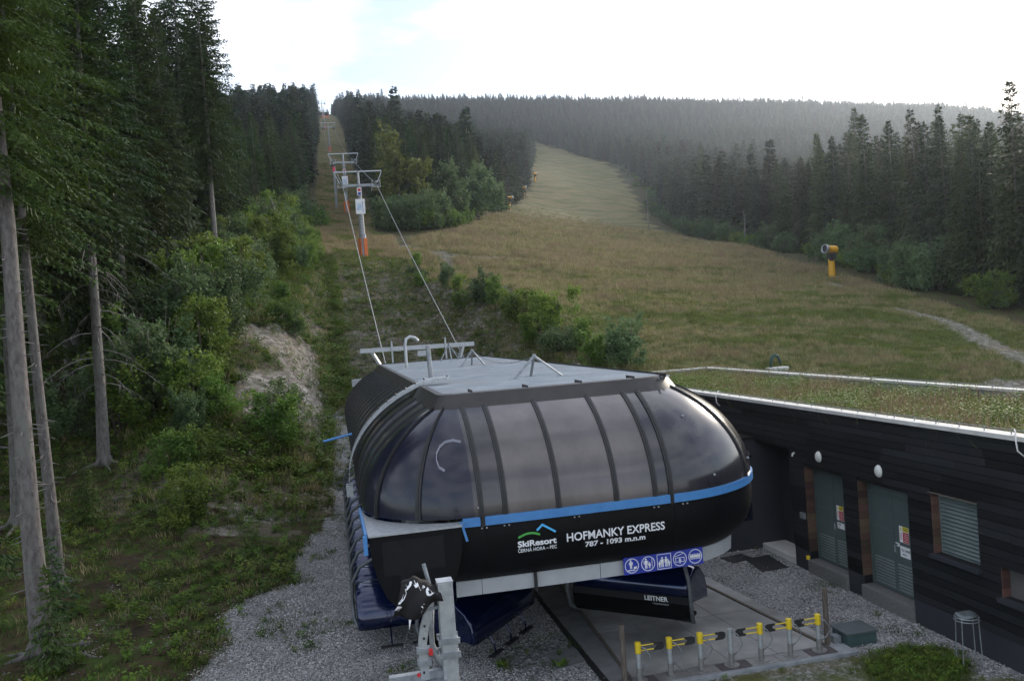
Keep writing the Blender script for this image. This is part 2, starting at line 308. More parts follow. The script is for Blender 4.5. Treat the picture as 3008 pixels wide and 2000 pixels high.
def terrmat():
    m = bpy.data.materials.new('hillside ground'); m.use_nodes = True; t = m.node_tree; b = t.nodes['Principled BSDF']; l = t.links.new
    g = N(t, 'ShaderNodeNewGeometry'); P = g.outputs['Position']
    def noise(sc, st=(1, 1, 1), d=5.):
        mp_ = N(t, 'ShaderNodeMapping'); mp_.inputs['Scale'].default_value = st; l(P, mp_.inputs[0])
        n = N(t, 'ShaderNodeTexNoise', inputs={'Scale': sc, 'Detail': d, 'Roughness': .65}); l(mp_.outputs[0], n.inputs['Vector']); return n.outputs[0]
    def ramp(s, *st):
        r = N(t, 'ShaderNodeValToRGB'); e = r.color_ramp.elements
        while len(e) < len(st): e.new(.5)
        for k, (p, c) in enumerate(st): e[k].position = p; e[k].color = (*c, 1) if len(c) == 3 else (c[0],)*3+(1,)
        l(s, r.inputs[0]); return r.outputs[0]
    def mixc(f, a, c):
        x = N(t, 'ShaderNodeMix', data_type='RGBA'); l(f, x.inputs[0]); l(a, x.inputs[6]); l(c, x.inputs[7]); return x.outputs[2]
    def mask(nm, sc=.9, amt=.9):
        a = N(t, 'ShaderNodeAttribute', attribute_name=nm); n = noise(sc); 
        s = N(t, 'ShaderNodeMath', operation='SUBTRACT'); l(n, s.inputs[0]); s.inputs[1].default_value = .5
        q = N(t, 'ShaderNodeMath', operation='MULTIPLY_ADD'); l(s.outputs[0], q.inputs[0]); q.inputs[1].default_value = amt; l(a.outputs['Fac'], q.inputs[2])
        r = N(t, 'ShaderNodeMapRange', inputs={1: .36, 2: .62}); l(q.outputs[0], r.inputs[0]); return r.outputs[0]
    # meadow: green hollows, straw tops, reddish seeding patches; elongated along the contours
    green = ramp(noise(.9, (1, 2, 1)), (.3, (.055, .068, .018)), (.7, (.100, .108, .036)))
    straw = ramp(noise(1.3, (1, 2.5, 1)), (.3, (.120, .098, .046)), (.7, (.215, .168, .086)))
    redd = ramp(noise(1.5), (.3, (.10, .060, .040)), (.7, (.16, .10, .065)))
    ya = N(t, 'ShaderNodeSeparateXYZ'); l(P, ya.inputs[0]); yr = N(t, 'ShaderNodeMapRange', inputs={1: 50., 2: 170., 3: -.08, 4: .0}); l(ya.outputs[1], yr.inputs[0])
    ad = N(t, 'ShaderNodeMath', operation='ADD'); l(noise(.075, (1, 3.2, 1), 7.), ad.inputs[0]); l(yr.outputs[0], ad.inputs[1])
    col = mixc(ramp(ad.outputs[0], (.42, (0,)), (.58, (1,))), green, straw)
    col = mixc(ramp(noise(.11, (1, 3, 1), 6.), (.58, (0,)), (.70, (.6,))), col, redd)
    fl = ramp(noise(1.2), (.35, (.030, .024, .014)), (.47, (.055, .038, .022)), (.58, (.042, .062, .014)), (.72, (.06, .085, .016)))
    col = mixc(mask('forest'), col, fl)
    bank = ramp(noise(1.1), (.34, (.060, .050, .036)), (.47, (.125, .102, .080)), (.57, (.045, .060, .016)), (.7, (.07, .095, .02)))
    vo = N(t, 'ShaderNodeTexVoronoi', inputs={'Scale': 3.2, 'Randomness': 1.}); l(P, vo.inputs['Vector'])
    rubble = ramp(vo.outputs['Color'], (.1, (.09, .08, .07)), (.6, (.20, .18, .16)), (.95, (.38, .36, .33)))
    bank = mixc(ramp(noise(.35), (.50, (0,)), (.62, (.8,))), bank, rubble)
    col = mixc(mask('bank'), col, bank)
    tmk = N(t, 'ShaderNodeMath', operation='MULTIPLY'); tmk.inputs[1].default_value = .65; l(mask('trail', 1.1, 1.9), tmk.inputs[0]); col = mixc(tmk.outputs[0], col, rubble)
    v2 = N(t, 'ShaderNodeTexVoronoi', inputs={'Scale': 16., 'Randomness': 1.}); l(P, v2.inputs['Vector'])
    grav = ramp(v2.outputs['Color'], (.05, (.075, .073, .072)), (.5, (.20, .20, .20)), (.92, (.46, .46, .46)))
    dirt = ramp(noise(2.0), (.35, (.045, .037, .026)), (.6, (.05, .06, .018)))
    grav = mixc(ramp(noise(.8), (.53, (0,)), (.68, (.75,))), grav, dirt)
    col = mixc(mask('gravel', 1.0, .8), col, grav)
    l(col, b.inputs['Base Color']); b.inputs['Roughness'].default_value = .95; b.inputs['Specular IOR Level'].default_value = .15
    bn = N(t, 'ShaderNodeBump', inputs={'Strength': .6, 'Distance': .12}); l(noise(3.5), bn.inputs['Height']); bn2 = N(t, 'ShaderNodeBump', inputs={'Strength': .5, 'Distance': .03})
    l(v2.outputs['Distance'], bn2.inputs['Height']); l(bn.outputs[0], bn2.inputs['Normal']); l(bn2.outputs[0], b.inputs['Normal']); return m
tm = npmesh('ground', np.stack([GX, GY, GZ], -1).reshape(-1, 3), TF, terrmat(), True)
def trailmask(X, Y):
    a = np.zeros(X.shape)
    for pts, wd in (([(12.5, 128), (14.8, 122), (15.6, 115), (19.8, 111.8), (27, 112.5)], 1.3), ([(52, 116.5), (56.4, 115), (58.6, 105), (61.9, 96), (58, 86)], 1.0), ([(54.5, 73), (52, 62), (49.4, 56), (47, 48)], 1.1), ([(16, 113), (13.6, 98), (13.8, 84), (14.6, 70)], .8), ([(41, 44.5), (46, 43), (52, 42)], 1.5)):
        for (x0, y0), (x1, y1) in zip(pts[:-1], pts[1:]):
            d = np.array([x1-x0, y1-y0]); tt = np.clip(((X-x0)*d[0]+(Y-y0)*d[1])/(d@d), 0, 1)
            a = np.maximum(a, np.clip(1.0-np.hypot(X-x0-tt*d[0], Y-y0-tt*d[1])/(2*wd), 0, 1))
    return a
_open = opened(GX, GY); _tr = inpoly(GX, GY, TRENCH)
_fade = np.clip((113+(vnoise(GX/2.5, GY/2.5, 31)-.5)*16-GY)/9, 0, 1)
_bank = ((GX > -11) & (GX < -.4) & (GY > 39+(vnoise(GX/2.0, GY/2.0, 33)-.5)*9) & (GY < 118)) | inpoly(GX, GY, [(-1, 46), (-1, 118), (10, 118), (10.5, 104), (10, 46)]) | (inpoly(GX, GY, [(9, 46), (9, 106), (12, 106), (15, 70), (16, 50), (15, 46)]) )
_yard = inpoly(GX, GY, YARD)
_low = (GX > 5) & (GX < 13.6) & (GY < 17.2)
_open = _open | (_bank & (GY > 100) & (GX > -1))
fore = (~_open & ~_tr & ~_yard & ~_bank & ~_low)
def rockmask(X, Y): return np.clip(1.25-np.hypot((X+3.4)/3.0, (Y-60)/19)**2, 0, 1)*(.35+.9*(vnoise(X/1.7, Y/4.5, 22) > .42))
for nm_, a in (('forest', fore*1.), ('bank', np.where(_bank & ~_yard, _fade, 0.)), ('trail', np.maximum(trailmask(GX, GY), rockmask(GX, GY)*.85*((GX < -.5) & (GY > 42)))), ('gravel', np.maximum(_yard*.95, _low*.42))):
    at = tm.attributes.new(nm_, 'FLOAT', 'POINT'); at.data.foreach_set('value', np.asarray(a, np.float32).ravel())
tag(mobj('ground', tm), kind='structure')

# ---------------------------------------------------------------- scattering of uncountable ground cover
def in_view(x, y, z, mx_=.08):
    X = np.stack([x, y, z-CH], -1); d = X@np.array(fw); u = X@np.array(rt)/np.maximum(d, .1); v = X@np.array(up)/np.maximum(d, .1)
    return (d > 2) & (np.abs(u) < .61+mx_) & (np.abs(v) < .405+mx_)
def geo_nodes(coll):
    ng = bpy.data.node_groups.new('spread', 'GeometryNodeTree'); ng.interface.new_socket('Geometry', in_out='INPUT', socket_type='NodeSocketGeometry'); ng.interface.new_socket('Geometry', in_out='OUTPUT', socket_type='NodeSocketGeometry')
    gi = ng.nodes.new('NodeGroupInput'); go = ng.nodes.new('NodeGroupOutput'); ip = ng.nodes.new('GeometryNodeInstanceOnPoints'); ci = ng.nodes.new('GeometryNodeCollectionInfo')
    ci.inputs[0].default_value = coll; ci.inputs['Separate Children'].default_value = True; ci.inputs['Reset Children'].default_value = True
    l = ng.links.new; l(gi.outputs[0], ip.inputs['Points']); l(ci.outputs[0], ip.inputs['Instance']); ip.inputs['Pick Instance'].default_value = True
    for nm, ty, so_ in (('pi', 'INT', 'Instance Index'), ('rot', 'FLOAT_VECTOR', 'Rotation'), ('scl', 'FLOAT_VECTOR', 'Scale')):
        na = ng.nodes.new('GeometryNodeInputNamedAttribute'); na.data_type = ty; na.inputs[0].default_value = nm; l(na.outputs['Attribute'], ip.inputs[so_])
    l(ip.outputs[0], go.inputs[0]); return ng
def spread(name, meshes, P, S, idxs, label, rot=None, kind='stuff', cat=None, rng=None, parent=None):
    rng = rng or np.random.default_rng(5); P = np.asarray(P, float); n = len(P)
    coll = bpy.data.collections.new(name+'_kinds')
    for k, me in enumerate(meshes):
        o = bpy.data.objects.new('%s_kind_%02d' % (name, k), me); coll.objects.link(o)
    m = bpy.data.meshes.new(name); m.vertices.add(n); m.vertices.foreach_set('co', P.astype(np.float32).ravel())
    if rot is None: rot = np.stack([rng.normal(0, .08, n), rng.normal(0, .08, n), rng.uniform(0, 6.28, n)], -1)
    S = np.asarray(S, float); S = S if S.ndim == 2 else np.stack([S]*3, -1)
    a = m.attributes.new('pi', 'INT', 'POINT'); a.data.foreach_set('value', np.asarray(idxs, np.int32))
    a = m.attributes.new('rot', 'FLOAT_VECTOR', 'POINT'); a.data.foreach_set('vector', rot.astype(np.float32).ravel())
    a = m.attributes.new('scl', 'FLOAT_VECTOR', 'POINT'); a.data.foreach_set('vector', S.astype(np.float32).ravel())
    o = mobj(name, m, parent); md = o.modifiers.new('spread', 'NODES'); md.node_group = geo_nodes(coll)
    return tag(o, label, cat, kind=kind)
# ---------------------------------------------------------------- plants
class Q:   # quads gathered as numpy
    def __init__(s): s.v = []
    def blade(s, a, b, w_):
        a = np.asarray(a, float); b = np.asarray(b, float); m_ = a*.45+b*.55; s.v.append((a, m_-w_, b, m_+w_))
    def mesh(s, name, mat):
        V = np.array(s.v).reshape(-1, 3); return npmesh(name, V, np.arange(len(V)).reshape(-1, 4), mat)
def spruce_crown(seed, H, cb, Rm, dz, nb, step, tw, parts=1, hang=.5, thin=1., shape=.85):
    r = np.random.default_rng(seed); q = Q(); z = H*cb
    lean = r.normal(0, .01, 2)
    while z < H-.15:
        rel = (H-z)/(H*(1-cb)); low = min(1, (1-rel)*5+.45)
        k = max(3, int(nb*(.55+.45*min(1, rel*2)))); a0 = r.uniform(0, 6.28)
        for i in range(k):
            if r.random() > thin: continue
            az = a0+6.283*i/k+r.normal(0, .22); Lb = Rm*(rel**shape)*low*r.uniform(.66, 1.14)+.12; zz = z+r.uniform(-.5, .5)*dz
            ca, sa = math.cos(az), math.sin(az); upa = .55*(1-rel)**2-.12-.18*rel+r.normal(0, .06); dr = .30*rel+.04; tip = .16
            n = max(2, int(Lb/step))
            for j in range(n+1):
                s_ = (j+.6)/(n+1.1)
                rr = Lb*s_; h = Lb*(upa*s_-dr*s_*s_+tip*s_**3); p = np.array([ca*rr, sa*rr, zz+h])
                slope = upa-2*dr*s_+3*tip*s_*s_; t = np.array([ca, sa, slope]); t /= np.linalg.norm(t); sd = np.array([-sa, ca, 0])
                lt = min(tw*3.2, (Lb*.42*(1-s_*.72)+tw*.8))*r.uniform(.7, 1.2)
                for sg in (-1, 1):
                    d = t*.62+sd*sg*.85+np.array([0, 0, -.22-.25*rel])+r.normal(0, .13, 3); d /= np.linalg.norm(d)
                    for m_ in range(parts):
                        a = p+d*lt*(m_/parts)+(np.array([0, 0, -.06*lt*m_]) if m_ else 0); e = p+d*lt*((m_+1.15)/parts)-np.array([0, 0, .05*lt*(m_+1)])
                        wv = np.cross(d, [0, 0, 1]); wv = wv/(np.linalg.norm(wv)+1e-6)*tw*.34*r.uniform(.7, 1.3)+np.array([0, 0, tw*.14*r.normal()])
                        q.blade(a, e, wv)
                        if parts > 1 and m_ < parts-1:
                            for sg2 in (-1, 1):
                                d2 = d*.6+np.cross(d, [0, 0, 1])*sg2*.8+np.array([0, 0, -.25]); q.blade(a+d*lt*.2/parts, a+d*lt*.2/parts+d2*lt*.42, d*tw*.24)
                if hang and r.random() < hang:
                    dd = np.array([r.normal(0, .2), r.normal(0, .2), -1.]); q.blade(p, p+dd*tw*r.uniform(1.0, 2.4)*(.4+rel), np.array([ca, sa, 0])*tw*.30)
            q.blade(np.array([ca, sa, 0])*Lb*.85+[0, 0, zz+Lb*(upa*.85-dr*.72+tip*.6)], np.array([ca, sa, 0])*Lb*1.05+[0, 0, zz+Lb*(upa-dr+tip*1.1)], np.array([-sa, ca, 0])*tw*.3)
        z += dz*(.55+.6*rel)*r.uniform(.8, 1.2)
    for _ in range(3): q.blade([0, 0, H-1.2*dz], [0, 0, H+.3], r.normal(0, .06, 3))
    return q
def trunk_mesh(name, H, r0, mat_, n=9, roots=0, seed=0, flare=1.35, base=-.4):
    r = random.Random(seed); mb = MB(); pts = []; rs = []
    for k in range(9):
        s_ = k/8; z = base+(H-base)*s_; pts.append((r.gauss(0, .02)*H/20, r.gauss(0, .02)*H/20, z)); rs.append(max(.015, r0*(1-s_)**.85*(flare if k == 0 else 1)))
    pts.insert(1, (0, 0, .5)); rs.insert(1, r0*1.08)
    mb.tube(pts, rs, n)
    for k in range(roots):
        a = k*6.283/roots+r.uniform(-.4, .4); l_ = r.uniform(1.0, 1.8)*r0*3.2; c, s2 = math.cos(a), math.sin(a)
        mb.tube([(c*r0*.2, s2*r0*.2, r0*2.6), (c*r0*.9, s2*r0*.9, r0*1.0), (c*r0*1.5, s2*r0*1.5, r0*.35), (c*(r0*1.5+l_*.5), s2*(r0*1.5+l_*.5), .04), (c*(r0*1.5+l_), s2*(r0*1.5+l_), -.12)], [r0*.5, r0*.5, r0*.36, r0*.2, r0*.08], 7)
    return mb.mesh(name, mat_, True)
def leafy(seed, H, Rr, nbr, nl, ls, squat=.35):
    """leaves clustered on upward branchlets: birch, willow and alder scrub"""
    r = np.random.default_rng(seed); q = Q(); lobes = [(r.normal(0, Rr*.45), r.normal(0, Rr*.45), r.uniform(.5, 1.05)*H, r.uniform(.35, .7)*Rr) for _ in range(5)]
    for b in range(nbr):
        lx, ly, lh, lr = lobes[b % 5]; az = r.uniform(0, 6.28); zf = r.uniform(.05, 1)**.8; rad = lr*math.sqrt(max(.05, 1-((zf-squat)/(1-squat*.2))**2))*r.uniform(.45, 1.05)
        r_j = .07+.075*Rr; c = np.array([lx+math.cos(az)*rad*.55, ly+math.sin(az)*rad*.55, lh*zf*.8]); d = np.array([math.cos(az)*.55, math.sin(az)*.55, r.uniform(.35, 1.1)]); ln = r.uniform(.35, .75)*Rr*.8
        for _ in range(nl):
            s_ = r.random(); p = c+d*ln*s_+r.normal(0, r_j*(1.25-s_*.9), 3)
            if p[2] < .05: p[2] = r.uniform(.05, .5)
            a = r.normal(0, 1, 3); a[2] *= .6; a /= np.linalg.norm(a); w_ = np.cross(a, r.normal(0, 1, 3)); w_ /= np.linalg.norm(w_)+1e-6
            q.blade(p, p+a*ls, w_*ls*.36)
    return q
def stems(seed, H, Rr, n=6, r0=.035):
    r = random.Random(seed); mb = MB()
    for k in range(n):
        a = r.uniform(0, 6.28); e = Rr*r.uniform(.2, .7); x, y = math.cos(a)*e, math.sin(a)*e
        mb.tube([(x*.15, y*.15, -.2), (x*.5, y*.5, H*.35), (x, y, H*r.uniform(.7, .92))], [r0, r0*.7, r0*.2], 5)
    return mb.mesh('stem', BARKD, True)
def tuft(seed, n, h, spread_, w_, mat_, lean=.35):
    r = np.random.default_rng(seed); q = Q()
    for _ in range(n):
        p = np.array([r.normal(0, spread_), r.normal(0, spread_), -.02]); hh = h*r.uniform(.5, 1.15); d = np.array([r.normal(0, lean), r.normal(0, lean), 1.])
        a = r.uniform(0, 6.28); q.blade(p, p+d*hh, np.array([math.cos(a), math.sin(a), 0])*w_*r.uniform(.7, 1.3))
    return q.mesh('tuft', mat_)
def weed(seed, n, h, ls, mat_):
    r = np.random.default_rng(seed); q = Q()
    for _ in range(n):
        z = h*r.random()**.7; rad = (.15+.5*(z/h))*h*.7; p = np.array([r.normal(0, rad*.6), r.normal(0, rad*.6), z]); a = r.normal(0, 1, 3); a[2] = abs(a[2])*.4; a /= np.linalg.norm(a)
        w2 = np.cross(a, [0, 0, 1.])+r.normal(0, .2, 3); q.blade(p, p+a*ls, w2/np.linalg.norm(w2)*ls*.36)
    return q.mesh('weed', mat_)
def stones(seed, n, spread_, smin, smax, mat_):
    r = np.random.default_rng(seed); V = []; F = []
    base = np.array([(1, 0, 0), (0, 1, 0), (-1, 0, 0), (0, -1, 0), (0, 0, 1), (0, 0, -1)], float); fs = [(0, 1, 4), (1, 2, 4), (2, 3, 4), (3, 0, 4), (1, 0, 5), (2, 1, 5), (3, 2, 5), (0, 3, 5)]
    for _ in range(n):
        s_ = r.uniform(smin, smax); a = r.uniform(0, 6.28); b = base*r.uniform(.6, 1.2, (6, 3))*s_*np.array([1, .8, .6]); c, s2 = math.cos(a), math.sin(a)
        b = b@np.array([[c, s2, 0], [-s2, c, 0], [0, 0, 1]])+np.array([r.normal(0, spread_), r.normal(0, spread_), s_*.25]) if n > 1 else b@np.array([[c, s2, 0], [-s2, c, 0], [0, 0, 1]])
        k = len(V); V += list(b); F += [tuple(i+k for i in f) for f in fs]
    return npmesh('stones', np.array(V), np.array(F), mat_)
# ---------------------------------------------------------------- lift station
SX0, SX1, SY0, SY1, RLc, RRc = .38, 9.92, 16.93, 46.4, 2.2, 3.0
def outline(seg, u):
    """u in 0..1 along the segment -> point, inward normal"""
    if seg == 'L': return (SX0, SY1-2.2+(SY0+RLc-SY1+2.2)*u), (1, 0)
    if seg == 'FL': a = R(180+90*u); return (SX0+RLc+RLc*math.cos(a), SY0+RLc+RLc*math.sin(a)), (-math.cos(a), -math.sin(a))
    if seg == 'F':
        x = SX0+RLc+(SX1-RRc-SX0-RLc)*u; return (x, SY0-.03*(1-(2*u-1)**2)), (0, 1)
    if seg == 'FR': a = R(270+90*u); return (SX1-RRc+RRc*math.cos(a), SY0+RRc+RRc*math.sin(a)), (-math.cos(a), -math.sin(a))
    if seg == 'R': return (SX1, SY0+RRc+(SY1-2.2-SY0-RRc)*u), (-1, 0)
    if seg == 'BR': a = R(90*u); return (SX1-2.2+2.2*math.cos(a), SY1-2.2+2.2*math.sin(a)), (-math.cos(a), -math.sin(a))
    if seg == 'B': return (SX1-2.2-(SX1-SX0-4.4)*u, SY1), (0, -1)
    a = R(90+90*u); return (SX0+2.2+2.2*math.cos(a), SY1-2.2+2.2*math.sin(a)), (-math.cos(a), -math.sin(a))
def off(seg, u, o, z):
    (x, y), (a, b) = outline(seg, u); return (x+a*o, y+b*o, z)
def fu(x): return (x-SX0-RLc)/(SX1-RRc-SX0-RLc)
TM = R(60)
def dome(seg, u, t, lift=0.):
    th = TM*t; o = 3.8*(1-math.cos(th)); z = 4.2+2.54*math.sin(th); nx_, nz_ = math.cos(th)/3.8, math.sin(th)/2.54; n_ = math.hypot(nx_, nz_)
    return off(seg, u, o-lift*nx_/n_, z+lift*nz_/n_)
def patch(seg, u0, u1, nu, t0=0., t1=1., nt_=12, lift=0.):
    mb = MB(); mb.grid([[dome(seg, u0+(u1-u0)*i/nu, t0+(t1-t0)*k/nt_, lift) for i in range(nu+1)] for k in range(nt_+1)]); return mb
def ribstrip(seg, u, wd, lift=.035, t0=0., t1=1.):
    (x0, y0), _ = outline(seg, u); (x1, y1), _ = outline(seg, min(1, u+.01) if u < .5 else u-.01); ln = math.hypot(x1-x0, y1-y0)/.01; h = wd/2/ln
    rows = []
    for k in range(15):
        t = t0+(t1-t0)*k/14
        rows.append([dome(seg, u-h, t, -.02), dome(seg, u-h, t, lift), dome(seg, u-h*.25, t, lift), dome(seg, u-h*.2, t, lift+.012), dome(seg, u+h*.2, t, lift+.012), dome(seg, u+h*.25, t, lift), dome(seg, u+h, t, lift), dome(seg, u+h, t, -.02)])
    return MB().grid(rows)
st = thing('lift_station', 'chairlift station with smoked domed cover, flat metal roof and black lettered front', 'ski lift station', (5.2, 20, 0))
# front panels between the ribs
ribs_x = [2.72, 3.22, 4.35, 5.62, 6.5, 6.86]
edges = [SX0+RLc]+ribs_x+[SX1-RRc]
for i in range(len(edges)-1):
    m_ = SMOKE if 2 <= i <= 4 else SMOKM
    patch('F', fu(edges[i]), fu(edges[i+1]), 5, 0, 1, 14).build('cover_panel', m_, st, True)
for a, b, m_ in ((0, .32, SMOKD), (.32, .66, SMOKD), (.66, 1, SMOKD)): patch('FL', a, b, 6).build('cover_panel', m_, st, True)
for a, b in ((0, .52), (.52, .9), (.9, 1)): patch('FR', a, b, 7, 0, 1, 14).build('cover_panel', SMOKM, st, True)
for x in ribs_x: ribstrip('F', fu(x), .105).build('cover_rib', RIBM, st, auto=True)
for u in (.32, .66): ribstrip('FL', u, .12).build('cover_rib', RIBM, st, auto=True)
for u in (.52, .9): ribstrip('FR', u, .12).build('cover_rib', RIBM, st, auto=True)
NS = 20
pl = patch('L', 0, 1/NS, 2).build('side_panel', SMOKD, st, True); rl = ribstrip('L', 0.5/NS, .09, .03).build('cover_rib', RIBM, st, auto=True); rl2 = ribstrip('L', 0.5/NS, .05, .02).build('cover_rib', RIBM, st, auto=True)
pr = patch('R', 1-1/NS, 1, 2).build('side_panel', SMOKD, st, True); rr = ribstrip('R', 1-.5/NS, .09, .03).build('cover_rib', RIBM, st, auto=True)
LL = (SY1-2.2)-(SY0+RLc); LR = (SY1-2.2)-(SY0+RRc)
for i in range(1, NS):
    for o, dy in ((pl, LL/NS), (rl, LL/NS), (rl2, LL/NS), (pr, LR/NS), (rr, LR/NS)):
        c = o.copy(); COL.objects.link(c); c.location.y -= dy*i
rl2.location.y += LL/NS/2
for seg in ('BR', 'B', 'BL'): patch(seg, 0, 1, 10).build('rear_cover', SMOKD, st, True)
# flashing round the roof edge and the corrugated deck
def around(o_z, name, m_, segs=('L', 'FL', 'F', 'FR', 'R', 'BR', 'B', 'BL'), auto=True):
    rows = []
    for o, z in o_z:
        row = []
        for s_ in segs: row += [off(s_, k/8, o, z) for k in range(9)]
        rows.append(row)
    return MB().grid(rows).build(name, m_, st, auto=auto)
around([(1.72, 6.27), (1.62, 6.26), (1.86, 6.60), (1.98, 6.62), (2.0, 6.5)], 'roof_flashing', FLASH)
dk = MB(); rows = []; y = 18.86
k = 0
while y < 44.6:
    ins = max(0, .55-(y-18.86))*.9 if y < 19.4 else 0
    z = 6.575 if (k//2) % 2 else 6.525; rows.append([(2.42+ins*.5, y, z), (8.0-ins, y, z)]); k += 1; y += .022 if k % 2 == 0 else .075
dk.grid(rows).build('roof_deck', DECK, st)
MB().box((2.7, 19.05, 6.56), (7.9, 19.25, 6.585)).build('roof_edge_plate', GALV, st)
for x in (3.0, 4.3, 5.6, 6.9, 7.7): MB().box((x, 18.84, 6.575), (x+.02, 19.4, 6.66)).build('roof_seam', FLASH, st)
# lower body, added light-blocking sheet and grey band
LB = [(0.02, 4.03), (0.0, 3.8), (.03, 3.45), (.13, 3.15), (.30, 2.92), (.5, 2.78)]
def lower(name, prof, segs, m_, n=12):
    rows = []
    for o, z in prof:
        row = []
        for s_, a, b in segs: row += [off(s_, a+(b-a)*k/n, o, z) for k in range(n+1)]
        rows.append(row)
    return MB().grid(rows).build(name, m_, st, auto=True)
fx = [2.05, 2.8, 4.75, 6.3, SX1-RRc]
for a, b in zip(fx[:-1], fx[1:]):
    if a == 2.05: lower('body_panel', LB, [('FL', .78, 1), ('F', 0, fu(b)-.0006)], BLACK, 6)
    else: lower('body_panel', LB, [('F', fu(a)+.0006, fu(b)-.0006)], BLACK, 6)
lower('body_panel', LB, [('FR', 0.002, 1)], BLACK, 18); lower('body_panel', LB, [('R', 0.002, .5)], BLACK, 3); lower('body_panel', LB, [('R', .502, 1)], BLACK, 3)
BND = [(.50, 2.79), (.47, 2.78), (.50, 2.46), (.56, 2.44)]
bx = [2.15, 2.7, 3.86, 5.3, 6.2]
for a, b in zip(bx[:-1], bx[1:]): lower('band_panel', BND, [('F', fu(a)+.0012, fu(b)-.0012)], LGREY, 4)
lower('band_panel', BND, [('F', fu(6.2)+.001, 1), ('FR', 0, .55)], LGREY, 10)
MB().box((3.81, 17.28, 2.42), (3.87, 17.36, 2.82)).build('band_joint_cover', RIBM, st)
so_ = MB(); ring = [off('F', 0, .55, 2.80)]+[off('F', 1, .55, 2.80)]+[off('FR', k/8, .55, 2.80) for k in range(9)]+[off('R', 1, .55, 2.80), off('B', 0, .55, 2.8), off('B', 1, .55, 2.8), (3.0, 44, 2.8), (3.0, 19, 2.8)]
so_.poly(ring).build('light_block_sheet', DARK, st)  # black sheet added to stop light and view passing through the dome
# machinery beam and the two legs under the cover
MB().box((4.2, 20, 2.9), (6.2, 44, 4.0)).build('machinery_beam', GALVD, st)
MB().box((4.5, 27.4, -.1), (5.9, 28.8, 2.9)).build('support_leg', CONC, st); MB().box((4.5, 40.4, -.1), (5.9, 41.8, 2.9)).build('support_leg', CONC, st)
MB().cyl((5.2, 24.6, 2.95), 2.6, .16, 40).build('bull_wheel', GALVD, st)
# blue trim
BT = [(.0, 4.02), (-.045, 4.02), (-.045, 4.2), (.0, 4.2), (.0, 4.02)]
for a, b in ((2.32, 2.68), (2.78, 6.82)): lower('blue_trim', BT, [('F', max(-.1, fu(a)), fu(b))], BLUE, 10)
lower('blue_trim', BT, [('F', fu(6.9), 1), ('FR', 0, 1), ('R', 0, .05)], BLUE, 16)
for a in (2.69, 6.82): lower('trim_joint', [(-.03, 4.0), (-.055, 4.0), (-.055, 4.21), (-.03, 4.21)], [('F', fu(a), fu(a+.08))], RIBM, 1)
MB().bar((2.27, 16.82, 4.16), (2.36, 16.80, 3.78), .05, .16, (0, 1, 0)).build('blue_bracket', BLUE, st)
MB().bar((.33, 19.4, 4.1), (.36, 16.68, 4.1), .05, .16).build('blue_trim', BLUE, st)
MB().box((.30, 16.60, 3.78), (.38, 16.72, 4.14)).build('blue_bracket', BLUE, st)
# small bolts in pairs under the blue trim
for x in (3.22, 4.72, 6.49, 7.15, 2.75):
    for d in (-.05, .05): MB().box((x+d-.015, 16.875, 3.96), (x+d+.015, 16.91, 3.985)).build('body_bolt', GALV, st)
for seg, u, t in (('FR', .2, .62), ('FR', .23, .1), ('FR', .62, .13), ('FR', .9, .14), ('F', .02, .07)):
    p = dome(seg, u, t, .01); MB().cyl(p, .028, .02, 8, (0.3, -1, .5)).build('panel_stud', GALVD, st)
# reflective tape stuck in a C on the left corner panel
def on_dome(px_, pz_, lift=.01):
    best = None
    t = math.asin(min(1, (pz_-4.2)/2.54))/TM
    for k in range(200):
        u = k/199
        for s_ in ('FL', 'F'):
            p = dome(s_, u, t, lift); d = abs(p[0]-px_)
            if best is None or d < best[0]: best = (d, p)
    return best[1]
tp = [(2.50, 5.66), (2.34, 5.70), (2.18, 5.68), (2.05, 5.60), (1.96, 5.48), (1.93, 5.34), (1.96, 5.22), (2.06, 5.15)]
for (a, b), (c, d) in zip(tp[:-1], tp[1:]):
    p = Vector(on_dome(a, b, .02)); q = Vector(on_dome(c, d, .02)); MB().bar(p, q+(q-p)*.05, .012, .055, (0, -.3, 1)).build('reflective_tape', mat('pale tape', (.30, .30, .36), .5) if 'pale tape' not in bpy.data.materials else bpy.data.materials['pale tape'], st)
# galvanised corner plate and the black end shield below it
cp = [(.36, 19.45), (.40, 16.66), (2.26, 16.66), (2.35, 16.95)]
arc = [outline('FL', 1-k/10)[0] for k in range(11)]
MB().poly([(x, y, 4.10) for x, y in cp+[(a[0]+.02, a[1]+.02) for a in arc]], .035, (0, 0, 1)).build('corner_plate', GALV, st)
shp = [(.42, 4.09), (2.24, 4.09), (2.26, 3.9), (2.22, 3.55), (2.12, 3.2), (1.98, 2.92), (1.82, 2.70), (1.10, 2.60), (.86, 2.66), (.70, 2.85), (.55, 3.2), (.45, 3.6)]
MB().poly([(x, 16.70, z) for x, z in shp], .04, (0, 1, 0)).build('end_shield', BLACK, st)
sr = MB(); n_ = len(shp)
for k in range(1, n_-1):
    (a, b), (c, d) = shp[k], shp[k+1]; sr.add([(a, 16.74, b), (c, 16.74, d), (c, 18.6, d), (a, 18.6, b)], [(0, 1, 2, 3)])
sr.build('shield_side', BLACK, st)
HATCH = mat('black hatch sheet', (.007, .007, .009), .6, c2=(.010, .010, .012), scale=3, spec=.2)
MB().poly([(x, 16.70, z) for x, z in [(.66, 3.98), (1.88, 3.98), (1.88, 3.36), (1.2, 3.30), (1.2, 2.95), (.98, 2.95), (.98, 3.30), (.66, 3.30)]], .012, (0, -1, 0)).build('access_hatch', HATCH, st)
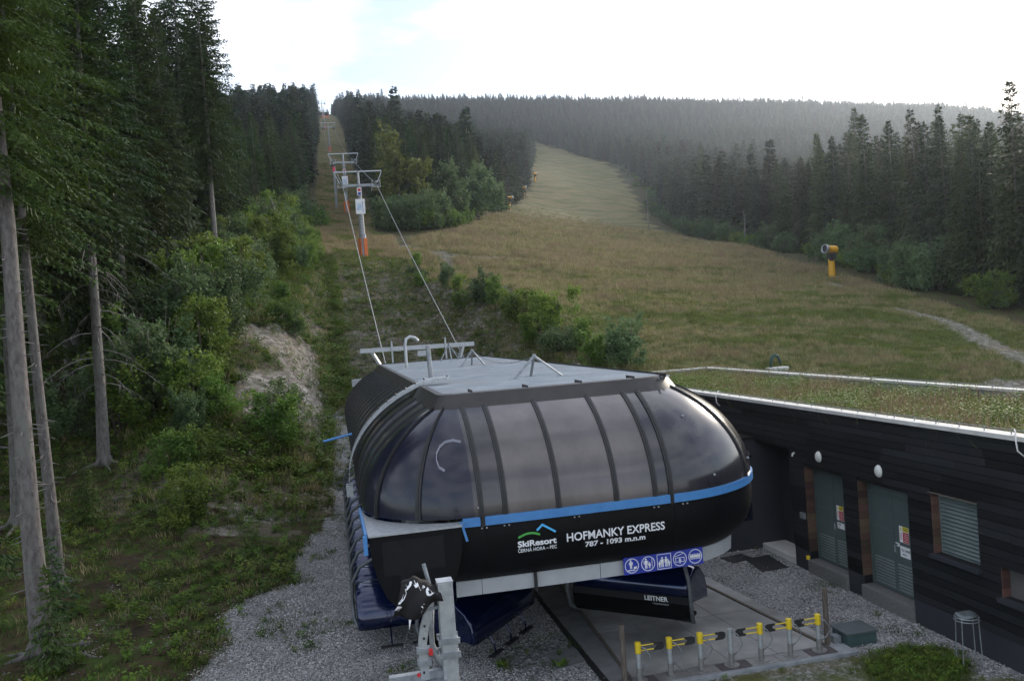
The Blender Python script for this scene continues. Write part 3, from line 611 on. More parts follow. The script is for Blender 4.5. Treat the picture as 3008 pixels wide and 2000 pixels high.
# curved galvanised beam over the left side with its bolts
gb = MB(); path = [(.17, 3.92), (.17, 4.1)]
for k in range(13):
    p = dome('L', .9, k/12, .17); path.append((p[0]-.02, p[2]))
path += [(2.45, 6.66), (3.1, 6.68)]
rowsb = []
for x, z in path: rowsb.append([(x, 23.14, z), (x, 23.14, z+.10), (x, 23.54, z+.10), (x, 23.54, z), (x, 23.14, z)])
gb.grid(rowsb).build('arched_beam', GALV, st, auto=True)
for k in range(0, len(path), 1):
    x, z = path[k]; MB().cyl((x-.03, 23.30, z+.09), .028, .05, 8, (-.5, 0, .6)).build('beam_bolt', RIBM, st)
MB().box((.08, 23.16, 3.75), (.26, 23.28, 4.05)).build('beam_shoe', GALV, st); MB().box((.08, 23.42, 3.75), (.26, 23.54, 4.05)).build('beam_shoe', GALV, st)
# roof fittings
MB().tube([(2.78, 24.8, 6.5), (2.74, 24.8, 7.66)], .07, 14).build('roof_pipe', GALVD, st, auto=True)
MB().tube([(3.13, 37.4, 6.5), (3.13, 37.4, 7.6), (3.2, 37.5, 7.84), (3.4, 37.6, 7.93), (3.62, 37.7, 7.86), (3.75, 37.75, 7.72)], .075, 10).build('roof_hook_pipe', GALV, st, auto=True)
apx = []
for fts, ap in (([(4.85, 22.75), (5.49, 23.49), (6.15, 22.5)], (5.52, 23.05, 7.17)), ([(5.02, 33.7), (5.6, 34.6), (5.96, 33.5)], (5.55, 34.0, 7.2)), ([(5.3, 42.6), (5.85, 42.4), (6.3, 43.0)], (5.8, 42.7, 7.4))):
    mb = MB(); apx.append(ap)
    for fx_, fy_ in fts:
        mb.bar((fx_, fy_, 6.58), ap, .06, .05); mb.box((fx_-.14, fy_-.05, 6.56), (fx_+.14, fy_+.05, 6.59))
    mb.cyl((ap[0], ap[1], ap[2]-.05), .06, .1); mb.build('anchor_tripod', GALVD, st)
for a, b in zip(apx[:-1], apx[1:]):
    a = Vector(a); b = Vector(b); MB().tube([a.lerp(b, k/10)-Vector((0, 0, .35*4*(k/10)*(1-k/10))) for k in range(11)], .012, 5).build('safety_cable', GALVD, st)
# rear gantry
MB().bar((1.45, 47.2, 7.32), (7.85, 47.2, 7.27), .2, .24).build('gantry_beam', GALV, st)
for a, b in (((2.1, 47.2, 7.2), (2.75, 46.9, 6.0)), ((7.2, 47.2, 7.2), (6.75, 46.9, 6.0))): MB().bar(a, b, .2, .14).build('gantry_leg', GALV, st)
for x in (3.2, 6.2): MB().bar((x, 47.0, 6.2), (x, 47.0, 7.75), .09, .09).build('gantry_post', GALV, st)
MB().bar((4.6, 47.0, 6.95), (5.3, 47.0, 6.95), .3, .06, (0, 1, 0)).build('gantry_plate', GALV, st)
MB().bar((.85, 45.0, 5.7), (3.2, 45.0, 5.75), .3, .36).build('rear_outrigger', GALV, st)
MB().tube([(-.45, 24.0, 5.22), (.35, 24.0, 5.36)], .035, 6).build('blue_pole', BLUE, st)
# lettering, emblem
def front_M(x, z, dy=-.012):
    y0 = SY0-.03; o = np.interp(z, [2.78, 2.92, 3.15, 3.45, 3.8, 4.03], [.5, .30, .13, .03, 0, .02]); return x, y0+o+dy
def tplace(x, z, tilt=0., rz=0.):
    X, Y = front_M(x, z); return Matrix.Translation((X, Y-.012, z)) @ Matrix.Rotation(R(90)-tilt, 4, 'X')
text('HOFMANKY EXPRESS', .245, WHITE, tplace(4.46, 3.475, R(-3)), st, .0035, width=2.18)
text('787 - 1093 m.n.m', .16, WHITE, tplace(4.87, 3.305, R(-14)), st, .004, width=1.34)
text('SkiResort', .17, WHITE, tplace(3.42, 3.485, R(-3)), st, .005, width=.83)
text('\u010cERN\u00c1 HORA \u2013 PEC', .105, WHITE, tplace(3.42, 3.365, R(-8)), st, .0005, width=.83)
def ribbon(pts, wd, name, m_, y):
    mb = MB(); rows = []
    for k, (x, z) in enumerate(pts):
        a = pts[max(0, k-1)]; b = pts[min(len(pts)-1, k+1)]; d = Vector((b[0]-a[0], b[1]-a[1])).normalized(); rows.append([(x-d.y*wd/2, y, z+d.x*wd/2), (x+d.y*wd/2, y, z-d.x*wd/2)])
    mb.grid(rows); f = mb.f[:]; return mb.build(name, m_, st, solid=.006)
yl = SY0-.05
ribbon([(3.44+.46*k/12, 3.67+.115*math.sin(math.pi*(.12+.70*k/12))-.03) for k in range(13)], .042, 'emblem_green_arc', LGREEN, yl)
ribbon([(3.84, 3.79), (3.97, 3.90)], .042, 'emblem_blue_stroke', LBLUE, yl); ribbon([(3.955, 3.905), (4.24, 3.72)], .042, 'emblem_blue_stroke', LBLUE, yl-.002)
# the five pictograms along the band
def disc(mb, x, z, r, y, n=18, ri=0):
    if ri:
        rows = [[(x+r*math.cos(a), y, z+r*math.sin(a)), (x+ri*math.cos(a), y, z+ri*math.sin(a))] for a in [6.2832*k/n for k in range(n+1)]]; mb.grid(rows)
    else: mb.poly([(x+r*math.cos(6.2832*k/n), y, z+r*math.sin(6.2832*k/n)) for k in range(n)])
def rect(mb, x, z, w_, h, y): mb.poly([(x-w_/2, y, z), (x+w_/2, y, z), (x+w_/2, y, z+h), (x-w_/2, y, z+h)])
def man(mb, x, z, h, y):
    disc(mb, x, z+h*.9, h*.1, y, 8); rect(mb, x, z+h*.42, h*.26, h*.36, y); rect(mb, x-h*.07, z, h*.1, h*.42, y); rect(mb, x+h*.07, z, h*.1, h*.42, y); rect(mb, x-h*.2, z+h*.4, h*.07, h*.36, y); rect(mb, x+h*.2, z+h*.4, h*.07, h*.36, y)
for i in range(5):
    x = 5.98+.378*i; yy = 17.27+.012*i*i*.4; p_ = MB().box((x-.185, yy, 2.49), (x+.185, yy+.012, 2.86)).build('pictogram_plate', SIGNB, st)
    mb = MB(); y2 = yy-.004; zc = 2.675
    if i != 2: disc(mb, x, zc, .16, y2, 24, .145)
    else:
        for dx, dz, w_, h in ((0, -.165, .33, .012), (0, .153, .33, .012), (-.16, -.165, .012, .33), (.16, -.165, .012, .33)): rect(mb, x+dx, zc+dz, w_, h, y2)
    if i == 0:
        man(mb, x-.02, zc-.06, .19, y2); ribb = [(x-.11, zc-.05), (x-.04, zc-.10), (x+.06, zc-.10)]; rect(mb, x-.02, zc-.105, .17, .02, y2); disc(mb, x+.07, zc-.05, .03, y2, 8); rect(mb, x+.1, zc-.07, .03, .05, y2)
    elif i == 1: man(mb, x-.05, zc-.10, .22, y2); man(mb, x+.03, zc-.10, .13, y2); rect(mb, x+.09, zc-.10, .008, .2, y2); rect(mb, x+.09, zc+.02, .05, .008, y2)
    elif i == 2:
        for dx, h in ((-.11, .13), (-.045, .22), (.045, .22), (.11, .13)): man(mb, x+dx, zc-.12, h, y2)
    elif i == 3:
        rect(mb, x, zc+.02, .22, .012, y2); rect(mb, x, zc-.07, .22, .012, y2); rect(mb, x-.1, zc-.07, .012, .1, y2); rect(mb, x+.1, zc-.07, .012, .1, y2); man(mb, x, zc-.10, .12, y2)
        mb.poly([(x-.12, y2, zc+.05), (x+.1, y2, zc+.11), (x+.1, y2, zc+.122), (x-.12, y2, zc+.062)])
    else:
        for k in range(6): man(mb, x-.1+.04*k, zc-.06, .12, y2)
    mb.build('pictogram_print', WHITE, p_, recalc=False)
# ---------------------------------------------------------------- chairs with bubbles
FRM = mat('dark grey coated tube', (.085, .095, .105), .5, .3, c2=(.13, .14, .15), scale=6)
def make_chair(x, y, rz, label, lettering=False, proto=None):
    if proto is not None:
        return None
    t = thing('chairlift_chair', label, 'chairlift chair', (x, y, 0), rz+1e-9, 'blue bubble chairs parked round the station')
    OFF[t.name] = Vector((0, 0, 0))
    prof = [(-.47, 1.02), (-.42, 1.34), (-.27, 1.55), (-.05, 1.66), (.22, 1.68), (.48, 1.60), (.72, 1.40), (.88, 1.12), (.94, .82), (.92, .66)]
    rows = []
    for xx, sc_ in ((-1.62, .90), (-1.58, .965), (-1.45, 1), (-.75, 1.01), (0, 1.01), (.75, 1.01), (1.45, 1), (1.58, .965), (1.62, .90)): rows.append([(xx, .2+(a-.2)*sc_, 1.0+(b-1.0)*sc_) for a, b in prof])
    MB().grid(rows).build('bubble', CBLUE, t, True, solid=.03)
    for s_ in (-1, 1): MB().poly([(s_*1.60, .2+(a-.2)*.88, 1.0+(b-1.0)*.88) for a, b in prof]+[(s_*1.60, .6, .75), (s_*1.60, -.30, .9)], .02, (s_, 0, 0)).build('bubble_cheek', CBLUE, t)
    MB().poly([(-1.6, -.36, 1.10), (-1.6, -.47, 1.08), (-1.6, -.52, .9), (-1.6, -.44, .55), (-1.6, -.34, .42), (-1.6, -.30, .5), (-1.6, -.38, .9)], 3.2, (1, 0, 0)).build('backrest', BLACK, t, bev=.02)
    MB().box((-1.55, -.36, .44), (1.55, .18, .54)).build('seat', BLACK, t, bev=.03)
    for s_ in (-1, 1):
        MB().tube([(s_*1.1, -.2, .42), (s_*1.62, -.25, .40), (s_*1.68, -.50, .55), (s_*1.70, -.62, 1.0), (s_*1.66, -.56, 1.5), (s_*1.45, -.3, 1.95), (s_*.9, -.08, 2.28), (s_*.15, 0, 2.42)], .05, 8).build('frame_tube', FRM, t, True)
    MB().tube([(0, 0, 2.35), (0, .02, 2.9), (0, .05, 3.05)], .07, 8).build('hanger', GALVD, t, True)
    MB().box((-.16, -.22, 3.0), (.16, .3, 3.2)).build('grip', GALVD, t)
    for s_ in (-.8, 0, .8): MB().tube([(s_, .75, .8), (s_, .98, .45), (s_, 1.0, .22)], .02, 6).build('footrest_stem', CBLUE, t); MB().box((s_-.28, .93, .2), (s_+.28, 1.08, .225)).build('footrest', RUB, t)
    if lettering:
        text('LEITNER', .17, WHITE, Matrix.Translation((.45, -.535, .93)) @ Matrix.Rotation(R(90+5), 4, 'X'), t, .003, ext=.002, width=.62)
        text('ropeways', .07, LGREY, Matrix.Translation((.66, -.525, .84)) @ Matrix.Rotation(R(90+5), 4, 'X'), t, 0, ext=.002, width=.42)
    return t
c1 = make_chair(7.25, 20.75, R(-43), 'dark blue bubble chair with white lettering hanging over the concrete loading platform', True)
c2 = make_chair(3.05, 21.15, R(-130), 'dark navy bubble chair turning above the gravel right of the galvanised post')
c3 = make_chair(1.72, 22.4, R(180), 'first blue bubble chair of the parked row, nearest the black end shield')
for i in range(11):
    c = copy_tree(c3); c.location = (1.72, 23.95+1.55*i, 0)
    c['label'] = ('second', 'third', 'fourth', 'fifth', 'sixth', 'seventh', 'eighth', 'ninth', 'tenth', 'eleventh', 'twelfth')[i]+' blue bubble chair of the parked row counted from the black end shield'
ch3 = copy_tree(c3); ch3.location = (8.35, 24.2, 0); ch3.rotation_euler.z = 0; ch3['label'] = 'blue bubble chair parked under the right side of the cover beside the black annex'

# ---------------------------------------------------------------- platform, gates
pf = MB(); xs = [5.62, 6.95, 8.25, 9.5, 10.5]; plat = tag(bpy.data.objects.new('loading_platform', None), 'long pale concrete loading platform behind the seven gate posts', 'platform'); COL.objects.link(plat); OFF[plat.name] = Vector((0, 0, 0))
ys = [17.72, 20.6, 24.2, 28., 33.]
def xe(y): return np.interp(y, [17.7, 24.8, 33], [10.72, 9.90, 9.3])
def xw(y): return np.interp(y, [17.7, 19.05, 23.68, 33], [5.95, 5.98, 6.25, 6.6])
for j in range(4):
    for i in range(4):
        def X(f, y): return xw(y)+(xe(y)-xw(y))*f
        a, b = ys[j]+.012, ys[j+1]-.012; f0, f1 = i/4+.0018, (i+1)/4-.0018
        MB().poly([(X(f0, a), a, -.1), (X(f1, a), a, -.1), (X(f1, b), b, -.1), (X(f0, b), b, -.1)], .16, (0, 0, 1)).build('concrete_slab', CONC, plat)
sub = MB().poly([(5.3, 17.7, -.12), (11.1, 17.7, -.12), (10.4, 24.8, -.12), (9.8, 33, -.12), (5.3, 33, -.12)], .16, (0, 0, 1)).build('slab_bed', DARK, plat)
CONDK = mat('darker concrete', (.13, .13, .13), .9, c2=(.19, .19, .19), scale=2.5)  # darker concrete tone for the left edge strip and pit cover
for y0_, y1_ in ((17.72, 23.7), (23.72, 33)):
    MB().poly([(5.45, y0_, -.1), (xw(y0_)-.07, y0_, -.1), (xw(y1_)-.07, y1_, -.1), (5.42, y1_, -.1)], .15, (0, 0, 1)).build('edge_strip', CONDK, plat)
    MB().poly([(xe(y0_)+.08, y0_, -.1), (xe(y0_)+.42, y0_, -.1), (xe(y1_)+.55, y1_, -.1), (xe(y1_)+.08, y1_, -.1)], .15, (0, 0, 1)).build('edge_strip', CONC, plat)
    MB().bar((xw(y0_)-.03, y0_, .05), (xw(y1_)-.03, y1_, .05), .05, .09).build('edge_plank', WOODP, plat); MB().bar((xe(y0_)+.04, y0_, .05), (xe(y1_)+.04, y1_, .05), .07, .10).build('edge_plank', WOODP, plat)
MB().box((5.35, 17.12, -.15), (11.2, 17.69, .07)).build('gate_kerb', CONM, plat, bev=.01)
kx = [5.5, 6.45, 7.2, 7.9, 8.65, 9.35, 10.1, 10.8]
STRPD = mat('brown rubber threshold', (.05, .042, .045), .8, c2=(.08, .07, .07), scale=6)
for i in range(7): MB().box((kx[i]+.01, 17.25, .07), (kx[i+1]-.01, 17.64, .082)).build('threshold_plate', STRPD if i in (0, 3, 6) else CHECK, plat)
def make_gate(x, cap, arm, label):
    t = thing('gate_post', label, 'gate post', (x, 17.48+.025*(x-6)/.72*.0, .08), 0, 'ski lift entry gate posts on the kerb')
    o = t.location; ox, oy = o.x, o.y
    MB().cyl((ox, oy, .08), .055, .72, 16).build('post', GALV, t, auto=True); MB().cyl((ox, oy, .08), .062, .28, 16).build('post_sleeve', CHECK, t, auto=True)
    MB().cyl((ox, oy, .082), .17, .018, 24).build('base_flange', CHECK, t, auto=True)
    if cap: MB().cyl((ox, oy, .68), .068, .24, 16).build('yellow_cap', YEL, t, auto=True, bev=.008)
    else: MB().cyl((ox, oy, .80), .055, .10, 16).build('plain_top', GALV, t, auto=True)
    MB().tube([(ox+.05, oy, .82), (ox+.14, oy-.05, .78), (ox+.235, oy-.08, .64), (ox+.25, oy-.08, .54), (ox+.17, oy-.05, .40), (ox+.05, oy, .29)], .013, 6).build('guard_bow', GALVD, t, True)
    if arm:
        for z in (.845, .735):
            MB().tube([(ox+arm*.06, oy-.02, z), (ox+arm*.36, oy-.02, z)], .013, 7).build('arm_rod', YEL, t)
        s_ = arm; P = [(.36, .875), (.54, .875), (.60, .85), (.61, .79), (.60, .73), (.54, .70), (.36, .70), (.36, .745), (.42, .76), (.43, .82), (.36, .835)]
        MB().poly([(ox+s_*a, oy-.035, b) for a, b in P], .02, (0, 1, 0)).build('arm_paddle', RUB, t)
    return t
words = ['leftmost gate post with yellow cap, beside the left wooden pole', 'second gate post from the left, yellow cap and arm pointing right', 'third gate post from the left, last with its arm pointing right',
         'bare grey gate post without a yellow cap in the middle of the gates', 'fifth gate post, first right of the bare one, arm pointing left', 'sixth gate post, between two yellow capped posts, arm pointing left', 'rightmost gate post with yellow cap, beside the right wooden pole']
for i in range(7): make_gate(6.06+.732*i, i != 3, 1 if i < 3 else (0 if i == 3 else -1), words[i])
for (x, y, h, lb) in ((5.73, 17.55, 1.33, 'weathered brown round wooden pole left of the gate row'), (10.83, 17.75, 1.40, 'weathered grey wooden pole right of the gate row next to the metal box')):
    tag(MB().tube([(x, y, -.1), (x+.01, y, h)], [.065, .058], 12).build('wooden_pole', WOODP, None, auto=True, loc=(x, y, 0)), lb, 'pole')
bxt = thing('electrical_cabinet', 'low blue green metal cabinet with slanted lid on the gravel beside the right wooden pole', 'electrical box', (11.55, 17.85, 0))
MB().box((11.22, 17.52, -.05), (11.98, 18.15, .30)).build('cabinet_body', BOXG, bxt, bev=.01); MB().box((11.18, 17.48, .30), (12.02, 18.19, .335)).build('cabinet_lid', BOXT, bxt)
MB().box((11.0, 17.75, 0), (11.2, 17.95, .22)).build('cable_box', GALVD, bxt)
tag(MB().poly([(4.48, 19.82, -.02), (5.29, 19.94, -.02), (5.28, 19.0, -.02), (4.50, 18.82, -.02)], .07, (0, 0, 1)).build('pit_cover', CONDK, None, loc=(4.9, 19.4, 0)), 'square dark concrete pit cover flush in the gravel left of the platform', 'pit cover')
for P, lb in (([(11.85, 25.44), (12.69, 25.60), (12.78, 25.0), (12.0, 24.75)], 'smaller black doormat on the gravel farther from the door steps'), ([(12.50, 24.95), (13.38, 25.1), (13.25, 23.62), (12.33, 23.55)], 'larger black doormat on the gravel in front of the concrete step')):
    tag(MB().poly([(x, y, -.01) for x, y in P], .035, (0, 0, 1)).build('doormat', RUB, None, loc=(P[0][0], P[0][1], 0)), lb, 'doormat', 'black mats by the entrance')

# ---------------------------------------------------------------- building with green roof
bd = thing('service_building', 'long low building clad in dark stained boards with a planted roof and grey green doors', 'building', (13.6, 20, 0))
FX = 13.6; TOPZ = 4.93; YA, YB = 8.5, 34.5
holes = [(21.0, 22.95, 0.0, 3.2), (18.28, 20.33, 0.0, 3.2), (15.98, 17.45, 1.95, 3.4), (14.2, 15.4, 1.5, 2.16), (23.75, 27.2, 0, 3.62)]
um = MB().box((0, 0, 0), (1, 1, 1)).mesh('plank', PLANK)
rng_ = random.Random(4); z = .62; row = 0
while z < TOPZ-.02:
    h = .192; z1 = min(z+h, TOPZ)
    segs = [(YA, YB)]
    for a, b, c, d in holes:
        if z < d-.02 and z1 > c+.02:
            ns = []
            for s0, s1 in segs:
                if b <= s0 or a >= s1: ns.append((s0, s1)); continue
                if a > s0: ns.append((s0, a))
                if b < s1: ns.append((b, s1))
            segs = ns
    for s0, s1 in segs:
        y = s0
        while y < s1-.01:
            ln = rng_.choice((2.6, 3.4, 4.2)) if y > s0 else rng_.uniform(1.2, 4.2); e = y+ln
            if s1-e < .5: e = s1
            e = min(e, s1)
            o = mobj('plank', um, bd); o.location = (FX-OFF[bd.name].x+rng_.uniform(-.004, .005), y+.002-20, z+.004); o.scale = (.045, e-y-.004, z1-z-.012); y = e
    z = z1; row += 1
# wall core behind the boards, with the openings left out
core = MB(); cuts = sorted([(a, b, c, d) for a, b, c, d in holes]); y = YA
for a, b, c, d in cuts:
    core.box((FX+.05, y, -.1), (FX+.30, a, TOPZ)); core.box((FX+.05, a, d), (FX+.30, b, TOPZ))
    if c > 0: core.box((FX+.05, a, -.1), (FX+.30, b, c))
    y = b
core.box((FX+.05, y, -.1), (FX+.30, YB, TOPZ)); core.build('wall_core', DARK, bd)
pc = MB(); y = YA
for a, b, c, d in cuts:
    if c > 0: continue
    pc = MB().box((FX+.01, y, -.1), (FX+.05, a-.002, .615)); pc.build('plinth_panel', PLINTH, bd); y = b+.002
MB().box((FX+.01, y, -.1), (FX+.05, YB, .615)).build('plinth_panel', PLINTH, bd)
# rusty board ends in the left reveals
eb = MB().box((0, 0, 0), (1, 1, 1)).mesh('reveal_board', PLANKB)
for (ya, z0, z1) in ((22.95, .62, 3.2), (20.33, .62, 3.2), (17.45, 1.95, 3.4), (15.4, 1.5, 2.16)):
    z = z0
    while z < z1-.02:
        o = mobj('reveal_board', eb, bd); dp = .30 if ya > 18 else .24; o.location = (FX+.005-OFF[bd.name].x, ya-.03-20, z+.003); o.scale = (dp, .027+rng_.uniform(0, .01), min(.192, z1-z)-.008); z += .192
# roof: slab, parapets, copings
MB().box((13.9, YA, 4.05), (20.0, 43, 4.36)).build('roof_slab', mat('roof soil', (.05, .04, .025), 1, c2=(.08, .075, .03), scale=2), bd)
for k in range(6):
    y0_, y1_ = YA+(43.2-YA)*k/6, YA+(43.2-YA)*(k+1)/6-.01
    MB().box((13.56, y0_, 4.94), (13.93, y1_, 5.04)).build('coping', CONL, bd); MB().box((19.85, y0_, 5.0), (20.2, y1_, 5.08)).build('coping', CONL, bd)
MB().box((13.66, YA, TOPZ+.001), (13.9, 43.1, 4.939)).build('coping_bed', CONM, bd)
MB().box((19.9, YA, -.1), (20.15, 43.1, 4.995)).build('parapet', CONM, bd); MB().box((13.94, 42.85, 4.2), (19.84, 43.1, 4.995)).build('parapet', CONM, bd); MB().box((13.56, 42.8, 5.0), (19.84, 43.15, 5.09)).build('coping', CONL, bd)
MB().box((FX+.06, YB, -.1), (13.9, 43.1, 4.93)).build('rear_wall', PLINTH, bd); MB().box((13.66, YA-.2, -.1), (20.15, YA, 4.93)).build('end_wall', PLINTH, bd)
# little wire posts along both copings, the wire itself
sp = MB(); y = 9.
for k in range(44): sp.box((13.72, y, 5.04), (13.735, y+.015, 5.13)); y += .75
for k in range(22): sp.box((20.0, 9+k*1.5, 5.08), (20.02, 9.02+k*1.5, 5.15))
tag(sp.build('lightning_wire_posts', GALVD, bd), kind='stuff'); MB().tube([(13.727, 9, 5.13), (13.727, 42.5, 5.13)], .007, 4).build('lightning_wire', GALVD, bd); MB().tube([(20.01, 9, 5.15), (20.01, 42.5, 5.15)], .009, 4).build('lightning_wire', GALVD, bd)
for y in (28.2, 14.55): MB().tube([(13.8, y+.45, 5.10), (13.66, y+.3, 5.16), (13.5, y+.1, 5.12), (13.40, y, 4.98), (13.40, y-.03, 4.78), (13.48, y-.12, 4.66)], .016, 7).build('white_pipe_hook', CONL, bd, True)
# doors
def door(y0, y1, label):
    dz = 3.2; X = FX+.30
    MB().box((X+.06, y0, .3), (X+.12, y1, dz)).build('door_backing', DARK, bd)
    f = MB(); f.box((X-.02, y0, .40), (X+.06, y0+.06, dz)); f.box((X-.02, y1-.06, .40), (X+.06, y1, dz)); f.box((X-.02, y0+.06, dz-.30), (X+.06, y1-.06, dz-.24)); f.box((X-.02, y0+.06, dz-.05), (X+.06, y1-.06, dz)); fr = f.build('door_frame', DOORM, bd)
    for k in range(3): MB().bar((X+.02, y0+.06, dz-.085-k*.07), (X+.02, y1-.06, dz-.085-k*.07), .01, .065, (.5, 0, .8)).build('transom_louvre', DOORS, bd)
    ym = (y0+y1)/2
    for a, b in ((y0+.065, ym-.008), (ym+.008, y1-.065)):
        lf = MB().box((X, a, 1.22), (X+.05, b, dz-.305)); lf.box((X, a, .42), (X+.05, a+.06, 1.219)); lf.box((X, b-.06, .42), (X+.05, b, 1.219)); lf.box((X, a+.06, .42), (X+.05, b-.06, .48)); L_ = lf.build('door_leaf', DOORM, bd)
        MB().box((X-.006, a+.05, 2.02), (X, b-.05, 2.03)).build('panel_joint', DOORS, L_)
        for k in range(9): MB().bar((X+.01, a+.06, .53+k*.082), (X+.01, b-.06, .53+k*.082), .010, .062, (1, 0, 1)).build('louvre_blade', DOORS, L_)
        if b < ym: MB().tube([(X-.05, ym-.05, 1.50), (X-.05, ym-.05, 1.68)], .014, 6).build('door_handle', GALV, L_); MB().box((X-.012, ym-.08, 1.44), (X, ym-.02, 1.72)).build('handle_plate', DOORS, L_)
    MB().box((FX+.05-.12, y0-.01, -.1), (FX+.34, y1+.02, .395)).build('tread_plate_step', CHECK, bd, bev=.01)
    return X
X1 = door(21.0, 22.92, ''); X2 = door(18.28, 20.30, '')
DKRED = mat('dull red print', (.42, .02, .035), .5); SYEL = mat('warning yellow print', (.65, .55, .03), .5)
def warning(y0, z0, w_, h, X):
    s_ = MB().box((X-.008, y0, z0), (X-.003, y0+w_, z0+h)).build('warning_sign', WHITE, bd); k = w_*.62
    MB().box((X-.012, y0+.005, z0+h*.70), (X-.008, y0+k, z0+h)).build('yellow_field', SYEL, s_); MB().box((X-.012, y0+.005, z0+.01), (X-.008, y0+k, z0+h*.66)).build('red_field', DKRED, s_)
    mb = MB(); yy = y0+w_*.82
    mb.poly([(X-.0125, yy-.04, z0+h*.74), (X-.0125, yy+.04, z0+h*.74), (X-.0125, yy, z0+h*.95)]); mb.build('yellow_triangle', SYEL, s_, recalc=False)
    for j in (.5, .28):
        rr_ = MB(); rr_.grid([[(X-.0125, yy+.04*math.cos(a), z0+h*j+.04*math.sin(a)), (X-.0125, yy+.03*math.cos(a), z0+h*j+.03*math.sin(a))] for a in [6.2832*q/12 for q in range(13)]]); rr_.build('ban_symbol', DKRED, s_, recalc=False)
    ln = MB()
    for q in range(3): ln.box((X-.014, y0+.03, z0+h*(.76+.07*q)), (X-.0122, y0+k-.03, z0+h*(.785+.07*q)))
    ln.build('text_lines', RIBM, s_); ln = MB()
    for q in range(5): ln.box((X-.014, y0+.03, z0+h*(.10+.11*q)), (X-.0122, y0+k-.03-.03*(q % 2), z0+h*(.125+.11*q)))
    ln.build('text_lines', WHITE, s_)
warning(21.50, 1.80, .33, .42, X1); warning(18.72, 1.80, .36, .42, X2)
MY = Matrix(((0, 0, -1, 0), (-1, 0, 0, 0), (0, 1, 0, 0), (0, 0, 0, 1)))
def note(y0, z0, w_, h, X, lines):
    s_ = MB().box((X-.008, y0, z0), (X-.003, y0+w_, z0+h)).build('paper_note', WHITE, bd)
    for body, sz, yy, zz in lines: text(body, sz, RIBM, Matrix.Translation((X-.010, y0+w_-yy, z0+zz)) @ MY, s_, .001, ext=.0015)
note(21.49, 1.56, .34, .17, X1, [('DVE\u0158E', .05, .03, .10), ('1 2 3', .045, .03, .03)]); note(18.70, 1.42, .38, .28, X2, [('TU OPR\u010c', .085, .04, .15), ('400 kVA', .045, .08, .06)]); note(19.1, 1.66, .16, .09, X2, [('NN', .05, .03, .03)])
# louvred window and small hatch
wy0, wy1, wz0, wz1 = 15.98, 17.45, 1.95, 3.4
MB().box((FX+.26, wy0, wz0), (FX+.30, wy1, wz1)).build('window_backing', DARK, bd)
wf = MB(); Xw = FX+.2
wf.box((Xw, wy0, wz0), (Xw+.05, wy0+.05, wz1)); wf.box((Xw, wy1-.08, wz0), (Xw+.05, wy1-.03, wz1)); wf.box((Xw, wy0+.05, wz1-.06), (Xw+.05, wy1-.08, wz1)); wf.box((Xw, wy0+.05, wz0), (Xw+.05, wy1-.08, wz0+.05)); wfo = wf.build('window_frame', DOORS, bd)
for k in range(14): MB().bar((Xw+.02, wy0+.05, wz0+.11+k*.094), (Xw+.02, wy1-.08, wz0+.11+k*.094), .012, .10, (.8, 0, .8)).build('louvre_slat', DOORS, wfo)
MB().box((FX-.10, wy0-.03, wz0-.10), (FX+.19, wy1+.05, wz0-.004)).build('window_sill', PLINTH, bd); MB().box((FX-.03, wy0-.03, wz1-.01), (FX+.0, wy1+.05, wz1+.015)).build('head_flashing', WOODP, bd)
MB().box((FX+.2, 14.2, 1.5), (FX+.24, 15.38, 2.16)).build('hatch_door', mat('grey brown hatch', (.07, .07, .07), .6, c2=(.1, .095, .09), scale=2), bd)
MB().poly([(FX+.195, 14.8, 1.75), (FX+.195, 15.0, 1.75), (FX+.195, 14.9, 1.93)]).build('hatch_triangle', SYEL, bd, recalc=False)
MB().box((FX-.10, 14.15, 1.40), (FX+.19, 15.45, 1.496)).build('hatch_sill', PLINTH, bd)
# round wall lamps, sensor, alarm box, tap
LAMP = mat('milky lamp glass', (.62, .62, .58), .35, c2=(.68, .68, .65), scale=3)
for y, lb in ((22.06, 'white oval wall lamp above the farther grey green door'), (19.31, 'white oval wall lamp above the nearer grey green door')):
    rows = []
    for k in range(7):
        a = R(90*k/6); rows.append([(FX-.02-.10*math.sin(a), y+.135*math.cos(a)*math.cos(b), 3.62+.165*math.cos(a)*math.sin(b)) for b in [6.2832*q/20 for q in range(21)]])
    t = thing('wall_lamp', lb, 'wall lamp', (FX, y, 3.62), 0, 'oval lamps on the board wall'); MB().grid(rows).build('lamp_shade', LAMP, t, True); MB().cyl((FX-.03, y, 3.62), .10, .035, 16, (1, 0, 0)).build('lamp_base', GALVD, t)
tag(MB().tube([(FX-.02, 23.4, 3.56), (FX-.07, 23.4, 3.55), (FX-.1, 23.4, 3.46)], .03, 7).build('wall_sensor', LAMP, None, loc=(FX, 23.4, 3.5)), 'tiny white sensor on the board wall above the recessed entrance corner', 'sensor')
mb = MB().box((FX-.08, 23.0, 1.60), (FX, 23.22, 1.78)); mb.cyl((FX-.12, 23.05, 1.70), .035, .05, 8, (1, 0, 0)); tag(mb.build('socket_box', GALVD, None, loc=(FX, 23.1, 1.7)), 'small grey socket box on the boards left of the farther door', 'socket box')
tag(MB().cyl((FX-.03, 22.98, .39), .06, .10, 12).build('yellow_cap_pipe', YEL, None, loc=(FX, 22.98, .39)), 'little yellow capped pipe stub on the farther tread plate step', 'pipe cap')
